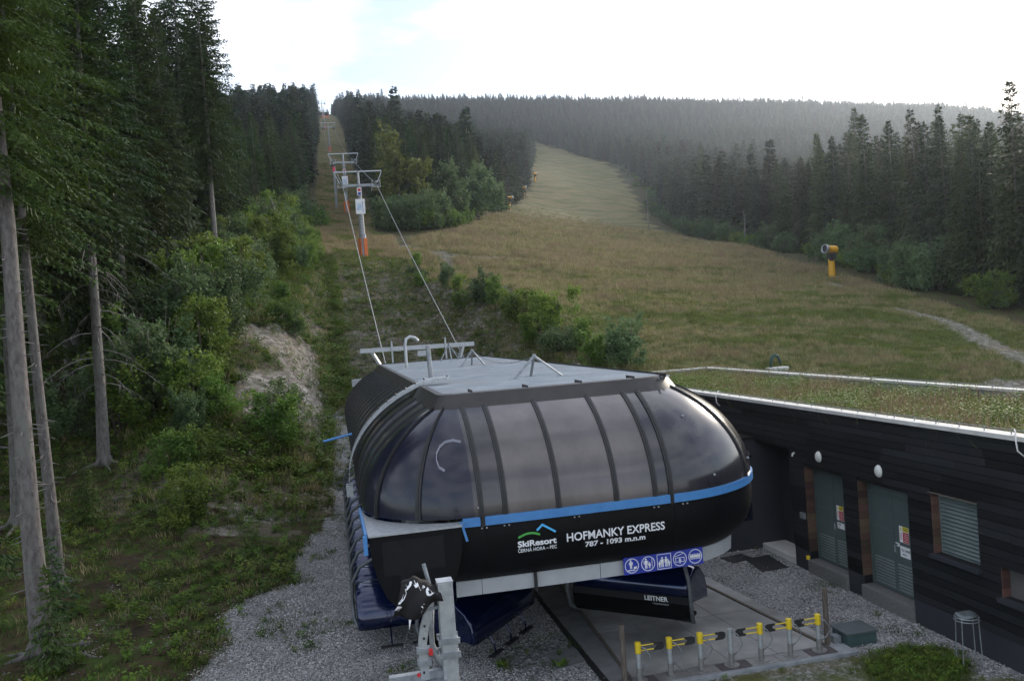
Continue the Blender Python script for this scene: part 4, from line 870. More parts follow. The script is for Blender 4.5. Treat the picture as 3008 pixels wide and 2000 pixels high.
# recessed entrance with projecting black box
an = thing('entrance_annex', 'flat topped black annex box projecting from the board wall behind the dome', 'annex', (13, 27, 0))
MB().box((12.3, 25.95, -.1), (14.6, 29.5, 3.70)).build('annex_wall', PLINTH, an); MB().box((12.25, 25.90, 3.70), (14.62, 29.55, 3.78)).build('annex_roof', RIBM, an)
MB().box((12.6, 25.90, 1.0), (13.35, 25.945, 2.5)).build('annex_window', SMOKD, an)
for x in (13.12, 13.24): MB().cyl((x, 25.90, 1.12), .045, .02, 14, (0, 1, 0)).build('round_sticker', WHITE, an)
MB().box((13.66, 23.75, -.1), (14.6, 25.93, .18)).build('entrance_step', CONL, bd); MB().box((14.5, 23.75, .18), (14.58, 25.93, 3.62)).build('entrance_back_wall', PLINTH, bd)
MB().box((14.42, 24.2, .19), (14.49, 25.2, 2.3)).build('entrance_door', SMOKD, bd); MB().tube([(14.38, 24.35, 1.1), (14.38, 24.35, 1.3)], .015, 6).build('entrance_handle', GALV, bd)
MB().box((13.66, 23.75, 3.62), (14.6, 25.94, 3.70)).build('entrance_ceiling', DARK, bd); MB().box((13.9, 23.65, -.1), (14.6, 23.745, 3.62)).build('entrance_side_wall', PLINTH, bd)
MB().tube([(13.3, 25.88, 3.30), (13.2, 25.6, 3.32), (13.16, 25.45, 3.22)], .07, 8).build('floodlight', RIBM, an); 
# waste bag holder by the wall
bh = thing('bin_stand', 'thin legged round metal stand with grey lid, by the wall under the louvre window', 'bin stand', (13.1, 15.95, 0))
bh_c = (12.98, 15.75)
MB().tube([(bh_c[0]+.24*math.cos(a), bh_c[1]+.24*math.sin(a), 1.06) for a in [6.2832*k/16 for k in range(17)]], .014, 6, False).build('top_ring', GALVD, bh, True)
MB().tube([(bh_c[0]+.25*math.cos(a), bh_c[1]+.25*math.sin(a), 1.00) for a in [6.2832*k/16 for k in range(17)]], .012, 6, False).build('lower_ring', GALVD, bh, True)
rows = [[(bh_c[0]+r_*math.cos(a), bh_c[1]+r_*math.sin(a), 1.09+dz+.02*math.sin(3*a)*r_/.22) for a in [6.2832*k/18 for k in range(19)]] for r_, dz in ((.23, 0), (.22, .03), (.12, .045), (.001, .02))]
MB().grid(rows).build('lid', BOXT, bh, True)
for a in (.4, 2.0, 3.6, 5.2): MB().tube([(bh_c[0]+.24*math.cos(a), bh_c[1]+.24*math.sin(a), 1.06), (bh_c[0]+.28*math.cos(a), bh_c[1]+.28*math.sin(a), 0)], .011, 6).build('leg', GALVD, bh)
# ---------------------------------------------------------------- foreground mast, bracket arm and torn banner
ms = thing('galvanised_post', 'square galvanised steel post in the foreground with two clamp collars', 'steel post', (1.22, 10.95, 0))
MB().box((1.10, 10.86, -.1), (1.30, 11.06, 4.76)).build('post_shaft', GALV, ms, bev=.012); MB().box((1.095, 10.855, 4.76), (1.305, 11.065, 4.775)).build('post_cap', GALV, ms)
for z in (3.96, 3.78):
    MB().box((1.06, 10.83, z), (1.34, 10.86, z+.075)).build('clamp_plate', GALVD, ms); MB().box((1.06, 11.06, z), (1.34, 11.09, z+.075)).build('clamp_plate', GALVD, ms)
    for x in (1.075, 1.325): MB().tube([(x, 10.82, z+.037), (x, 11.10, z+.037)], .010, 6).build('clamp_bolt', GALV, ms)
ar = thing('bracket_arm', 'bent flat steel arm with bolted collars left of the galvanised post', 'bracket', (.9, 11, 3.4))
pts = [(1.0, 10.98, 4.55), (.975, 10.98, 4.40), (.90, 10.98, 4.18), (.86, 10.98, 3.98), (.86, 10.98, 3.80), (.875, 10.98, 3.2), (.88, 10.98, 2.6)]
rows = [[(x-.055, y-.04, z), (x+.055, y-.04, z), (x+.055, y+.04, z), (x-.055, y+.04, z), (x-.055, y-.04, z)] for x, y, z in pts]
MB().grid(rows).build('arm_plate', GALV, ar, auto=True)
for z in (3.86, 3.70): MB().box((.78, 10.91, z), (.96, 11.05, z+.06)).build('arm_collar', GALVD, ar, bev=.005)
for x, z in ((.90, 4.22), (.88, 4.06), (.85, 3.62), (.90, 3.5), (.85, 3.40), (.90, 3.34)): MB().cyl((x, 10.90, z), .014, .03, 8, (0, 1, 0)).build('arm_bolt', RIBM, ar)
MB().tube([(1.02, 11.05, 4.42), (1.0, 11.1, 4.1), (1.0, 11.12, 3.9), (1.06, 11.1, 3.72), (1.12, 11.05, 3.62)], .035, 8).build('bent_tube', GALV, ar, True)
MB().bar((.72, 10.95, 4.40), (1.12, 10.95, 4.44), .05, .04).build('cross_rod', GALVD, ar); MB().tube([(.97, 11.2, 4.95), (1.05, 11.15, 4.55)], .03, 6).build('stub_rod', GALVD, ar)
MB().box((.93, 10.88, 3.84), (.98, 10.93, 3.92)).build('red_clip', RED, ar); MB().tube([(.97, 10.9, 3.84), (.99, 10.9, 3.70), (.98, 10.9, 3.58)], .006, 5).build('clip_wire', GALVD, ar)
gr = thing('maintenance_step', 'ribbed galvanised step grating at the bottom edge left of the post', 'step', (.8, 10.9, 3.4))
for k in range(10): MB().box((.42+k*.072, 10.62, 3.49), (.485+k*.072, 10.95, 3.51)).build('grating_plank', GALVD, gr)
MB().box((.40, 10.95, 3.47), (1.14, 11.05, 3.60)).build('grating_edge', GALVD, gr); MB().cyl((.78, 10.90, 3.60), .025, .02, 10, (0, 1, 0)).build('red_knob', RED, gr)
MB().box((.72, 10.98, -.1), (.86, 11.10, 3.46)).build('step_leg', GALVD, gr)
# banner: one draped sheet, its white print follows the folds
CL = mat('black banner cloth', (.012, .011, .012), .8, 0, spec=.2, c2=(.022, .020, .021), scale=3); bn_ = thing('torn_banner', 'crumpled black banner with white lettering scraps draped over the bracket arm', 'banner', (.8, 10.9, 4.6))
def cloth(u, v, d=0.):
    # u 0..1 left->right, v 0..1 top->bottom
    tx = .64+u*.46+.02*math.sin(3*v); tz = 4.86-.10*abs(u-.35)*1.6-.25*max(0, u-.5)*.5; bxx = .46+.70*u; bz = 4.36+.22*max(0, u-.28)+.05*math.sin(9*u)
    x = tx+(bxx-tx)*v; z = tz+(bz-tz)*v; y = 10.86-.10*math.sin(math.pi*v*.9)-.05*math.sin(11*u+3*v)*v-.012*math.sin(19*u-4*v)+.10*abs(u-.35)
    return (x, y-d, z)
MB().grid([[cloth(i/26, j/18) for i in range(27)] for j in range(19)]).build('banner_cloth', CL, bn_, True, solid=.006)
MB().grid([[(lambda q: (q[0], 10.98+.12*(1-j/6)-.1, q[2]+.01*math.sin(i)))(cloth(i/20, .0)) if j == 0 else (cloth(i/20, 0)[0], 10.86+.26*j/6, cloth(i/20, 0)[2]-.28*(j/6)**1.5) for i in range(21)] for j in range(7)]).build('banner_back_fold', CL, bn_, True, solid=.006)
def cstroke(pts, wd):
    mb = MB(); rows = []; dense = []
    for a, b in zip(pts[:-1], pts[1:]): dense += [(a[0]+(b[0]-a[0])*k/4, a[1]+(b[1]-a[1])*k/4) for k in range(4)]
    dense.append(pts[-1])
    for k, (u, v) in enumerate(dense):
        a = dense[max(0, k-1)]; b = dense[min(len(dense)-1, k+1)]; dx, dy = (b[0]-a[0])*.6, (b[1]-a[1])*.5; l_ = math.hypot(dx, dy)+1e-9
        nu, nv = -dy/l_*wd/.6, dx/l_*wd/.5; rows.append([cloth(u+nu, v+nv, .008), cloth(u-nu, v-nv, .008)])
    mb.grid(rows).build('white_print', WHITE, bn_, recalc=False)
cstroke([(.02, .97), (.12, .68), (.0, .58)], .022)
cstroke([(.04, .50), (.11, .40), (.13, .26), (.09, .18)], .022)
cstroke([(.10, .06), (.17, .16), (.25, .10), (.27, .02)], .020)
cstroke([(.33, .02), (.40, .15), (.47, .06), (.53, .20), (.62, .10)], .020)
cstroke([(.67, .24), (.72, .14), (.79, .20), (.82, .34), (.75, .42), (.69, .36), (.67, .24)], .018)
cstroke([(.87, .28), (.94, .42), (1.0, .36)], .020); cstroke([(.56, .60), (.63, .70), (.58, .84)], .022)
MB().poly([(.70, 10.80, 4.42), (.735, 10.79, 4.40), (.69, 10.78, 4.24)], .004, (0, 1, 0)).build('white_tatter', WHITE, bn_)
# ---------------------------------------------------------------- hose hydrant on the roof side, white concrete box on the slope
hy = thing('hydrant_hose', 'dark green hose bundle bent over a pale stone base behind the planted roof', 'hose', (28.5, 50.8, float(height(28.5, 50.8))))
hz = float(height(28.5, 50.8)); HG = mat('dark green hose', (.012, .045, .032), .6, c2=(.02, .06, .045), scale=4, bump=.4)
MB().tube([(28.2, 50.8, hz), (28.22, 50.8, hz+.45), (28.3, 50.8, hz+.8), (28.5, 50.8, hz+.95), (28.72, 50.8, hz+.88), (28.86, 50.8, hz+.6), (28.92, 50.8, hz+.25)], [.09, .11, .12, .12, .10, .09, .06], 9).build('hose', HG, hy, True)
MB().box((27.9, 50.4, hz-.3), (29.3, 51.1, hz+.16)).build('stone_base', CONL, hy, bev=.05)
z_ = float(height(12.2, 116.7)); tag(MB().box((11.9, 116.4, z_-.2), (12.9, 117.1, z_+.32)).build('concrete_box', CONL, None, bev=.03, loc=(12.4, 116.7, z_)), 'small white concrete box on the grass right of the nearest lift tower', 'concrete box')
# ---------------------------------------------------------------- lift towers and ropes
def tower(x, y, H, label, detail=True, gauge=2.25):
    z0 = float(height(x, y)); t = thing('lift_tower', label, 'lift tower', (x, y, z0), 0, 'chairlift towers up the corridor'); B = z0
    TUBE = GALVD
    MB().tube([(x, y, B-.5), (x, y, B+2.9)], [.52, .46], 16).build('tower_base', TUBE, t, auto=True); MB().tube([(x, y, B+2.9), (x, y, B+H-1.2)], [.38, .28], 16).build('tower_tube', mat_tower, t, auto=True)
    MB().cyl((x, y, B+2.85), .5, .12, 18).build('tower_flange', TUBE, t)
    for a in (2.5, 3.7, 5.4):
        d = (math.cos(a), math.sin(a)); MB().bar((x+d[0]*.50, y+d[1]*.50, B-.1), (x+d[0]*.50, y+d[1]*.50, B+2.45), .62, .14, (-d[0], -d[1], 0)).build('orange_pad', ORG, t, bev=.03)
    MB().bar((x-gauge, y, B+H-1.3), (x+gauge, y, B+H-1.3), .3, .34).build('cross_arm', GALVD, t); MB().bar((x-gauge-.9, y, B+H+.55), (x+gauge+.9, y, B+H+.6), .14, .16).build('service_beam', GALV, t)
    MB().tube([(x, y, B+H-1.2), (x, y, B+H+.6)], .16, 10).build('mast_top', GALVD, t)
    for s_ in (-1, 1):
        g = x+s_*gauge
        MB().bar((g+s_*.9, y, B+H+.5), (g+s_*.25, y, B+H-1.0), .09, .09).build('service_strut', GALV, t)
        MB().box((g-.5, y-1.6, B+H-1.85), (g+.5, y+1.6, B+H-1.78)).build('walkway', GALV, t)
        MB().box((g-.12, y-2.4, B+H-1.35), (g+.12, y+2.4, B+H-1.15)).build('sheave_beam', GALVD, t)
        rl_ = MB()
        for dx in (-.5, .5):
            rl_.tube([(g+dx, y-1.6, B+H-1.8), (g+dx, y-1.6, B+H-.85), (g+dx, y+1.6, B+H-.85), (g+dx, y+1.6, B+H-1.8)], .03, 5)
        rl_.build('walkway_rail', GALV, t)
        if detail:
            for k in range(6): MB().cyl((g-.06, y-2.2+k*.88, B+H-1.05), .22, .12, 12, (1, 0, 0)).build('sheave', RUB, t)
    if detail:
        for k in range(18): MB().bar((x-.2, y-.36, B+3.2+k*.4), (x+.2, y-.36, B+3.2+k*.4), .03, .03).build('ladder_rung', GALV, t)
        MB().box((x-.62, y-.48, B+5.7), (x+.62, y-.44, B+7.7)).build('notice_board', WHITE, t); MB().box((x-.45, y-.5, B+6.2), (x+.15, y-.482, B+7.1)).build('board_map', mat('pale blue map print', (.35, .5, .65), .5, c2=(.6, .7, .78), scale=2), t); MB().box((x+.28, y-.5, B+6.0), (x+.34, y-.482, B+7.4)).build('board_stroke', SIGNB, t)
        MB().box((x-.3, y-.48, B+8.2), (x+.3, y-.44, B+9.2)).build('number_plate', WHITE, t); MB().box((x-.2, y-.5, B+8.25), (x+.2, y-.482, B+8.6)).build('plate_mark', SIGNB, t); MB().box((x-.2, y-.5, B+8.75), (x+.2, y-.482, B+9.1)).build('plate_mark', RED, t)
    return t, B+H-1.12
mat_tower = mat('grey painted tower tube', (.24, .25, .26), .55, .2, c2=(.30, .31, .32), scale=1.5)
tw = [(5.0, 115, 10.9, 'nearest lift tower with white notice board and orange padding at its foot', True, 2.25), (5.1, 182, 12.0, 'second lift tower up the corridor, right behind the nearest one', True, 2.25), (4.9, 186, 9.8, None, False, 1.4),
      (5.0, 372, 12, 'third lift tower, slim against the grassy corridor', False, 2.25), (5.1, 530, 13, 'fourth lift tower far up the corridor', False, 2.3), (5.1, 640, 13, 'farthest lift tower visible near the top of the corridor', False, 2.3)]
rope = []
for x, y, H, lb, dt, g_ in tw:
    if lb is None: continue
    t, zr = tower(x, y, H, lb, dt, g_); rope.append((y, zr))
z0 = float(height(3.2, 188)); t = thing('marker_mast', 'slim mast with pink band just left of the second lift tower', 'mast', (3.1, 188, z0)); MB().tube([(3.1, 188, z0), (3.1, 188, z0+9.5)], .28, 10).build('mast_tube', mat_tower, t, auto=True); MB().tube([(3.1, 188, z0+8.2), (3.1, 188, z0+9.3)], .31, 10).build('pink_band', PINK, t)
for g_, lb in ((-2.25, 'left haul rope running from the station up over the towers'), (2.25, 'right haul rope running from the station up over the towers')):
    pts = []; anch = [(45, 5.5)]+rope+[(760, float(height(5, 760))+11)]
    xs_ = {45: 5.15}
    for (y0, z0), (y1, z1) in zip(anch[:-1], anch[1:]):
        sag = (y1-y0)**2/6000*.35
        for k in range(14): f = k/14; pts.append((5.1+g_, y0+(y1-y0)*f, z0+(z1-z0)*f-sag*4*f*(1-f)))
    tag(MB().tube(pts, .028, 6).build('haul_rope', GALVD, None, True, loc=pts[0]), lb, 'rope')
# top station far up and a parked snow groomer beside it
ux, uy = 5.5, 700; uz = float(height(ux, uy)); t = thing('hilltop_shed', 'tiny dark hut with red base at the head of the lift corridor', 'hut', (ux, uy, uz))
MB().box((ux-5, uy, uz-1), (ux+5, uy+6, uz+3.6)).build('hut_wall', RIBM, t); MB().box((ux-5.2, uy-.3, uz-1), (ux+5.2, uy, uz+.9)).build('hut_base', ORG, t); MB().box((ux-5.6, uy-.6, uz+3.6), (ux+5.6, uy+6.5, uz+4.1)).build('hut_roof', GALV, t); MB().box((ux-7.6, uy, uz+.5), (ux-5.4, uy+2, uz+2.8)).build('hut_annex', WHITE, t)
# ---------------------------------------------------------------- snow guns
def snowgun(x, y, H, rz, lb, big=False):
    z0 = float(height(x, y)); t = thing('snow_gun', lb, 'snow cannon', (x, y, z0), 0, 'yellow snow guns along the piste'); s_ = H/4.6
    def P(a, b, c): return (x+a*s_, y+b*s_, z0+c*s_)
    rows = []
    for z, w_, d_ in ((0-.2, .5, .42), (.6, .48, .42), (2.35, .44, .40), (2.62, .40, .38)): rows.append([P(w_*math.cos(a)*(1 if abs(math.cos(a)) < .8 else .92), d_*math.sin(a), z) for a in [6.2832*k/12+.26 for k in range(13)]])
    MB().grid(rows).build('padded_column', GUNY, t, True)
    mb = MB().box((0, 0, 0), (0, 0, 0)); mb = MB(); mb.poly([P(-.36, -.46, 2.2), P(.05, -.46, 2.2), P(.22, -.46, 2.55), P(.5, -.46, 2.6), P(.5, -.46, 3.25), P(-.42, -.46, 3.25)], .8*s_, (0, 1, 0)).build('black_sleeve', RUB, t)
    MB().tube([P(.0, 0, 2.5), P(0, 0, 3.3)], .2*s_, 10).build('swivel_neck', GALVD, t)
    c = math.cos(rz); s2 = math.sin(rz); d = Vector((c, s2, .10)).normalized(); o = Vector(P(.1, 0, 3.75))
    MB().tube([o-d*.75*s_, o-d*.7*s_, o+d*.1*s_, o+d*.75*s_], [.45*s_, .55*s_, .50*s_, .50*s_], 18).build('fan_barrel', GUNY, t, auto=True)
    MB().tube([o+d*.76*s_, o+d*1.2*s_], [.56*s_, .60*s_], 18, False).build('nozzle_ring', GALV, t, auto=True, solid=.06*s_)
    MB().tube([o+d*.95*s_, o+d*.97*s_], .5*s_, 18).build('fan_grille', RIBM, t)
    MB().tube([o-d*.3*s_+Vector((0, 0, -.3*s_)), Vector(P(.45, 0, 3.0)), Vector(P(.35, 0, 2.6))], .14*s_, 8).build('yoke', GUNY, t, True)
    MB().tube([P(.62, .1, 0), P(.60, .1, 3.0)], .07*s_, 7).build('feed_pipe', RIBM, t)
    if big: MB().box(P(.5, -.3, 0), P(1.5, .5, .12)).build('base_plate', CONL, t)
    return t
snowgun(65.87, 100.9, 4.6, R(190), 'yellow snow gun with grey nozzle at the right edge of the meadow below the spruces', True)
snowgun(66.0, 297, 5.6, R(20), 'yellow snow gun at the left piste edge, nearest of the three by the wood')
snowgun(92.5, 384, 5.6, R(20), 'yellow snow gun at the left piste edge, middle of the three by the wood')
snowgun(115, 448, 5.8, R(20), 'yellow snow gun at the left piste edge, farthest of the three by the wood')
# ---------------------------------------------------------------- trees and shrubs
ca_ = [spruce_crown(11, 29, .26, 3.9, .50, 7, .30, .20, 2, .6, shape=.62), spruce_crown(12, 28, .18, 3.7, .52, 7, .30, .20, 2, .6, shape=.6), spruce_crown(13, 30, .34, 4.2, .52, 7, .32, .20, 2, .55, shape=.66)]
NEAR = [q.mesh('crown', NEED) for q in ca_]
NTR = [trunk_mesh('trunk', H, r0, BARK, 12, 5, k) for k, (H, r0) in enumerate(((28, .30), (27, .27), (29, .32)))]
MIDQ = [(21, 25, .06, 3.7, .56, 8), (22, 24, .14, 3.5, .58, 7), (23, 26, .05, 4.2, .58, 8), (24, 23, .22, 3.3, .55, 7), (25, 22, .10, 3.8, .62, 7)]
MID = []; MIDB = []; MTR = []
for s_, H, cb, Rm, dz, nb in MIDQ:
    q = spruce_crown(s_, H, cb, Rm, dz, nb, .50, .36, 1, .5, shape=.74); MID.append(q.mesh('crown', NEED if s_ % 2 else NEEDB)); m2 = MID[-1].copy(); m2.materials[0] = NEEDF; MIDB.append(m2); MTR.append(trunk_mesh('trunk', H, .26, BARK, 7, 0, s_))
NEEDP = leafmat('pale green needles', (.050, .080, .026), (.095, .130, .045), .3)
MIDP = []
for k_ in (0, 2, 4): m2 = MID[k_].copy(); m2.materials[0] = NEEDP; MIDP.append(m2)
FAR = [spruce_crown(s_, H, .08, Rm*1.15, 1.05, 6, 1.1, .82, 1, .25).mesh('far_spruce', m_) for s_, H, Rm, m_ in ((31, 24, 3.0, NEEDB), (32, 22, 2.7, NEEDF), (33, 25, 3.3, NEEDB), (34, 20, 2.5, NEED), (35, 23, 2.9, NEEDF))]
YOUNG = [spruce_crown(s_, H, .04, Rm, .42, 7, .26, .20, 1, .4, shape=.9).mesh('crown', NEEDY if s_ == 41 else NEED) for s_, H, Rm in ((41, 6, 1.9), (42, 9, 2.4), (43, 5, 1.6))]
YTR = [trunk_mesh('trunk', H*.96, .09, BARKD, 6, 0, 7) for H in (6, 9, 5)]
BUSH = [leafy(51, 3.2, 1.5, 64, 60, .18).mesh('foliage', LEAF), leafy(52, 4.4, 1.7, 74, 60, .18).mesh('foliage', LEAF), leafy(53, 2.4, 1.6, 56, 58, .18).mesh('foliage', LEAFG), leafy(54, 5.2, 1.6, 80, 60, .19).mesh('foliage', LEAFG)]
BST = [stems(k, H, 1.4) for k, H in enumerate((3.2, 4.4, 2.4, 5.2))]
BUSHM = [leafy(61, 5, 2.3, 60, 45, .30).mesh('foliage', LEAFG), leafy(62, 6, 2.4, 60, 45, .30).mesh('foliage', LEAFG), leafy(63, 4, 2.2, 50, 45, .28).mesh('foliage', LEAF)]
BSM = [stems(k+9, H, 2.2, 6, .05) for k, H in enumerate((5, 6, 4))]
_vr = random.Random(17)
def plant(name, pair, x, y, s_, lb, cat, group=None, parts=('crown', 'trunk'), rz=None, sz=None, dz=0):
    t = bpy.data.objects.new(name, None); COL.objects.link(t); z = float(height(x, y))-.05+dz; t.location = (x, y, z); t.rotation_euler = (_vr.gauss(0, .012), _vr.gauss(0, .012), _vr.uniform(0, 6.28) if rz is None else rz)
    t.scale = (s_, s_, sz or s_*_vr.uniform(.94, 1.08)); tag(t, lb, cat, group)
    for nm, me in zip(parts, pair):
        if me is None: continue
        o = bpy.data.objects.new(nm, me); COL.objects.link(o); o.parent = t
    return t
# the trees that stand out one by one
mat_t1 = leafmat('lit olive needles', (.028, .052, .010), (.060, .095, .018), .2)  # olive needle colour for the crowns of the two corner trunks
T1TR = trunk_mesh('trunk', 29, .27, BARK, 16, 6, 3); T1CR = spruce_crown(71, 29, .40, 3.0, .42, 7, .20, .12, 3, .7).mesh('crown', mat_t1)
plant('spruce_tree', (T1CR, T1TR), -7.95, 24.0, 1.0, 'thick grey spruce trunk with root flare, nearest at the lower left corner', 'spruce tree', rz=.5)
T2TR = trunk_mesh('trunk', 28, .21, BARK, 14, 5, 4)
plant('spruce_tree', (T1CR, T2TR), -9.5, 30.6, .97, 'slimmer grey spruce trunk just right of and behind the thick corner trunk', 'spruce tree', rz=2.6)
plant('spruce_tree', (NEAR[0], T2TR), -12.4, 25.5, 1.0, 'dark spruce trunk half hidden at the left picture edge beside the thick trunk', 'spruce tree', rz=4.)
T3TR = trunk_mesh('trunk', 29, .30, BARK, 14, 6, 8, 1.7); T3CR = spruce_crown(73, 29, .42, 3.8, .5, 7, .30, .20, 2, .6).mesh('crown', NEED)
def stubs(parent, r0, z0, z1, n, seed):
    r_ = random.Random(seed); mb = MB()
    for _ in range(n):
        z = r_.uniform(z0, z1); a = r_.uniform(0, 6.28); rr_ = r0*(1-z/29)**.85; l_ = r_.uniform(.05, .38); c, s2 = math.cos(a), math.sin(a)
        mb.tube([(c*rr_*.8, s2*rr_*.8, z), (c*(rr_+l_), s2*(rr_+l_), z+r_.uniform(-.12, .05))], [.016, .005], 4, False)
    return tag(mb.build('branch_stubs', DEADW, parent), kind='stuff')
for o_ in [o for o in COL.objects if o.get('label', '').startswith(('thick grey spruce trunk', 'slimmer grey'))]: stubs(o_, .27, .8, 12, 90, 3)
t3 = plant('spruce_tree', (T3CR, T3TR), -11.9, 46.6, 1.0, 'spruce with forked root foot and long bare drooping dead branches, behind the mossy clearing', 'spruce tree', rz=0)
rb = random.Random(9)
for k in range(26):
    z = rb.uniform(4.2, 12.5); a = rb.uniform(0, 6.28); ln = rb.uniform(1.8, 3.9); c, s2 = math.cos(a), math.sin(a); mb = MB()
    P = [(c*ln*f, s2*ln*f, z+ln*(.10*f-.62*f*f)) for f in (0, .25, .5, .75, 1)]; mb.tube(P, [.035, .028, .02, .013, .006], 5)
    for j in range(7):
        f = rb.uniform(.3, 1); p = Vector((c*ln*f, s2*ln*f, z+ln*(.10*f-.62*f*f))); d = Vector((c*.4+rb.gauss(0, .4), s2*.4+rb.gauss(0, .4), rb.uniform(-1.2, -.2))); mb.tube([p, p+d*.3, p+d*.55+Vector((0, 0, -.08))], [.010, .007, .003], 4)
    mb.build('dead_branch', DEADW, t3, True)
placed = [(-8.25, 24), (-9.4, 28.5), (-12.4, 25.5), (-11.9, 46.6)]
for k_i, (x, y, s_) in enumerate(((-14.2, 96, 1.12), (-11.9, 101, 1.12), (-16.5, 87, 1.1), (-18.5, 95, 1.15), (-12.6, 99, 1.0), (-16, 106, 1.12), (-20.5, 84, 1.1), (-17.5, 74, 1.05), (-21.5, 70, 1.08), (-22, 60, 1.05), (-17, 60, 1.0), (-18.5, 50, 1.0), (-23, 51, 1.02), (-16.5, 41, .98), (-20, 40, 1.0), (-15.5, 34, .95))):
    plant('spruce_tree', (NEAR[k_i % 3], NTR[k_i % 3]), x, y, s_, 'tall dark spruce in the front ranks of the wood filling the upper left', 'spruce tree', 'tall spruces filling the upper left'); placed.append((x, y))
for x, y, k, s_, lb in ((-10.7, 88.5, 2, 1.02, 'tall spruce with bare straight lower trunk at the edge of the birch scrub'), (-13.2, 108, 3, 1.1, 'thin pale spruce stem at the right edge of the left wood'), (-14.8, 80, 0, 1.05, 'mottled pale barked spruce in the middle of the left wood'),
                        (-14.6, 66, 2, 1.0, 'dark spruce with bare stem behind the drooping dead branches'), (-13.9, 57, 1, .98, 'spruce standing close behind the root footed tree on the bank')):
    pr_ = (MID[k], MTR[k]) if k == 3 else (NEAR[k], NTR[k])
    plant('spruce_tree', pr_, x, y, s_, lb, 'spruce tree'); placed.append((x, y))
for x, y, k, s_, lb in ((-7.3, 22.6, 0, .42, 'small bright green young spruce at the foot of the thick corner trunk'), (-9.8, 21.5, 2, .62, 'young spruce filling the lower left corner beside the trunk'), (-8.6, 27.2, 2, .5, 'young spruce between the two grey trunks'),
                        (-12.5, 31, 1, .7, 'young spruce behind the slim grey trunk at the left'), (-10.5, 38, 0, .5, 'young spruce on the mossy clearing left of the root footed tree')):
    plant('young_spruce', (YOUNG[k], YTR[k]), x, y, s_, lb, 'young spruce'); placed.append((x, y))
# a wood edge is a jittered lattice; the trees that show largest are things of their own
rg = np.random.default_rng(21)
def lattice(x0, x1, y0, y1, d, jit=.42):
    X, Y = np.meshgrid(np.arange(x0, x1, d), np.arange(y0, y1, d*.87)); X = X+((np.arange(X.shape[0]) % 2)*d/2)[:, None]
    return (X+rg.uniform(-jit, jit, X.shape)*d).ravel(), (Y+rg.uniform(-jit, jit, Y.shape)*d).ravel()
px_, py_ = [], []
for x0, x1, y0, y1, d in ((-60, 140, 22, 175, 4.1), (-130, 330, 175, 420, 4.6), (-150, 620, 420, 760, 5.2), (-150, 900, 760, 1180, 6.4)):
    a, b = lattice(x0, x1, y0, y1, d); px_.append(a); py_.append(b)
fx_, fy_ = np.concatenate(px_), np.concatenate(py_)
fz_ = height(fx_, fy_)
def forest_ok(x, y):
    op = opened(x, y, 1.2) | opened(x+(vnoise(x/4, y/5, 41)-.5)*9, y+(vnoise(x/5, y/4, 42)-.5)*6, .8)
    left = (x < treeline(y)-.6) & ((y > 34) | (x < -13.5))
    cen = inpoly(x, y, [(11, 160), (12.5, 196), (14, 264), (17, 400), (20, 524), (21, 760), (21, 2000), (3000, 2000), (3000, 500), (150, 600), (103, 413), (64, 297), (33, 186), (24, 166)])
    right = inpoly(x, y, [(66, 20), (66, 62), (70, 84), (78, 103), (84, 125), (105, 182), (108, 221), (146, 335), (182, 445), (222, 606), (150, 900), (3000, 900), (3000, 20)])
    return (left | cen | right) & ~op & ~(left & (y < 34) & (x > -13.5))
ok = forest_ok(fx_, fy_) & in_view(fx_, fy_, fz_+12, .10)
fx_, fy_, fz_ = fx_[ok], fy_[ok], fz_[ok]
for ax, ay in placed+[(14.6, 161), (25, 168), (35, 191), (19.5, 163), (14, 157), (16, 157), (25, 164), (34, 187)]:
    k_ = np.hypot(fx_-ax, fy_-ay) > 2.6; fx_, fy_, fz_ = fx_[k_], fy_[k_], fz_[k_]
dist = np.hypot(fx_, fy_)
zone = np.where(fx_ < treeline(fy_)+.5, 0, np.where(inpoly(fx_, fy_, [(9, 140), (9, 2000), (200, 2000), (200, 760), (142, 556), (103, 414), (64, 300), (33, 188), (22, 150)]), 1, 2))
# how much of the front rank a tree belongs to: near things first, wood edges preferred
edge = np.where(zone == 0, treeline(fy_)-fx_, np.where(zone == 1, np.minimum(np.abs(fy_-150)*.5, np.abs(fx_-12)), 40))
score = dist+np.minimum(edge, 60)*np.where(zone == 0, 1.2, .4)
pick = []
for z_i, n_i in ((0, 95), (1, 75), (2, 110)):
    ids = np.where(zone == z_i)[0]; pick += list(ids[np.argsort(score[ids])[:n_i]])
pick = np.array(pick); isp = np.zeros(len(fx_), bool); isp[pick] = True
zl = (('dark tall spruce in the dense wood left of the lift corridor', 'spruces in the wood left of the lift corridor'), ('spruce in the central wood between the lift corridor and the piste', 'spruces in the central wood between corridor and piste'), ('spruce in the hazy wood along the right side of the meadow', 'spruces in the wood right of the meadow'))
for i in pick:
    x, y, z_i = float(fx_[i]), float(fy_[i]), int(zone[i]); d = float(dist[i]); s_ = float(rg.uniform(.66, 1.16))*(.78 if z_i == 1 else ((1.0 if y < 108 else .66) if z_i == 0 else .86))
    if z_i == 0 and d < 75: k = int(rg.integers(0, 3)); pr_ = (NEAR[k], NTR[k])
    else: k = int(rg.integers(0, 5)); pr_ = ((MIDB if rg.random() < .25 else MID)[k], MTR[k])
    if z_i and d > 90 and rg.random() < .16: k = int(rg.integers(0, 3)); pr_ = (MIDP[k], MTR[(0, 2, 4)[k]])
    plant('spruce_tree', pr_, x, y, s_, zl[z_i][0], 'spruce tree', zl[z_i][1])
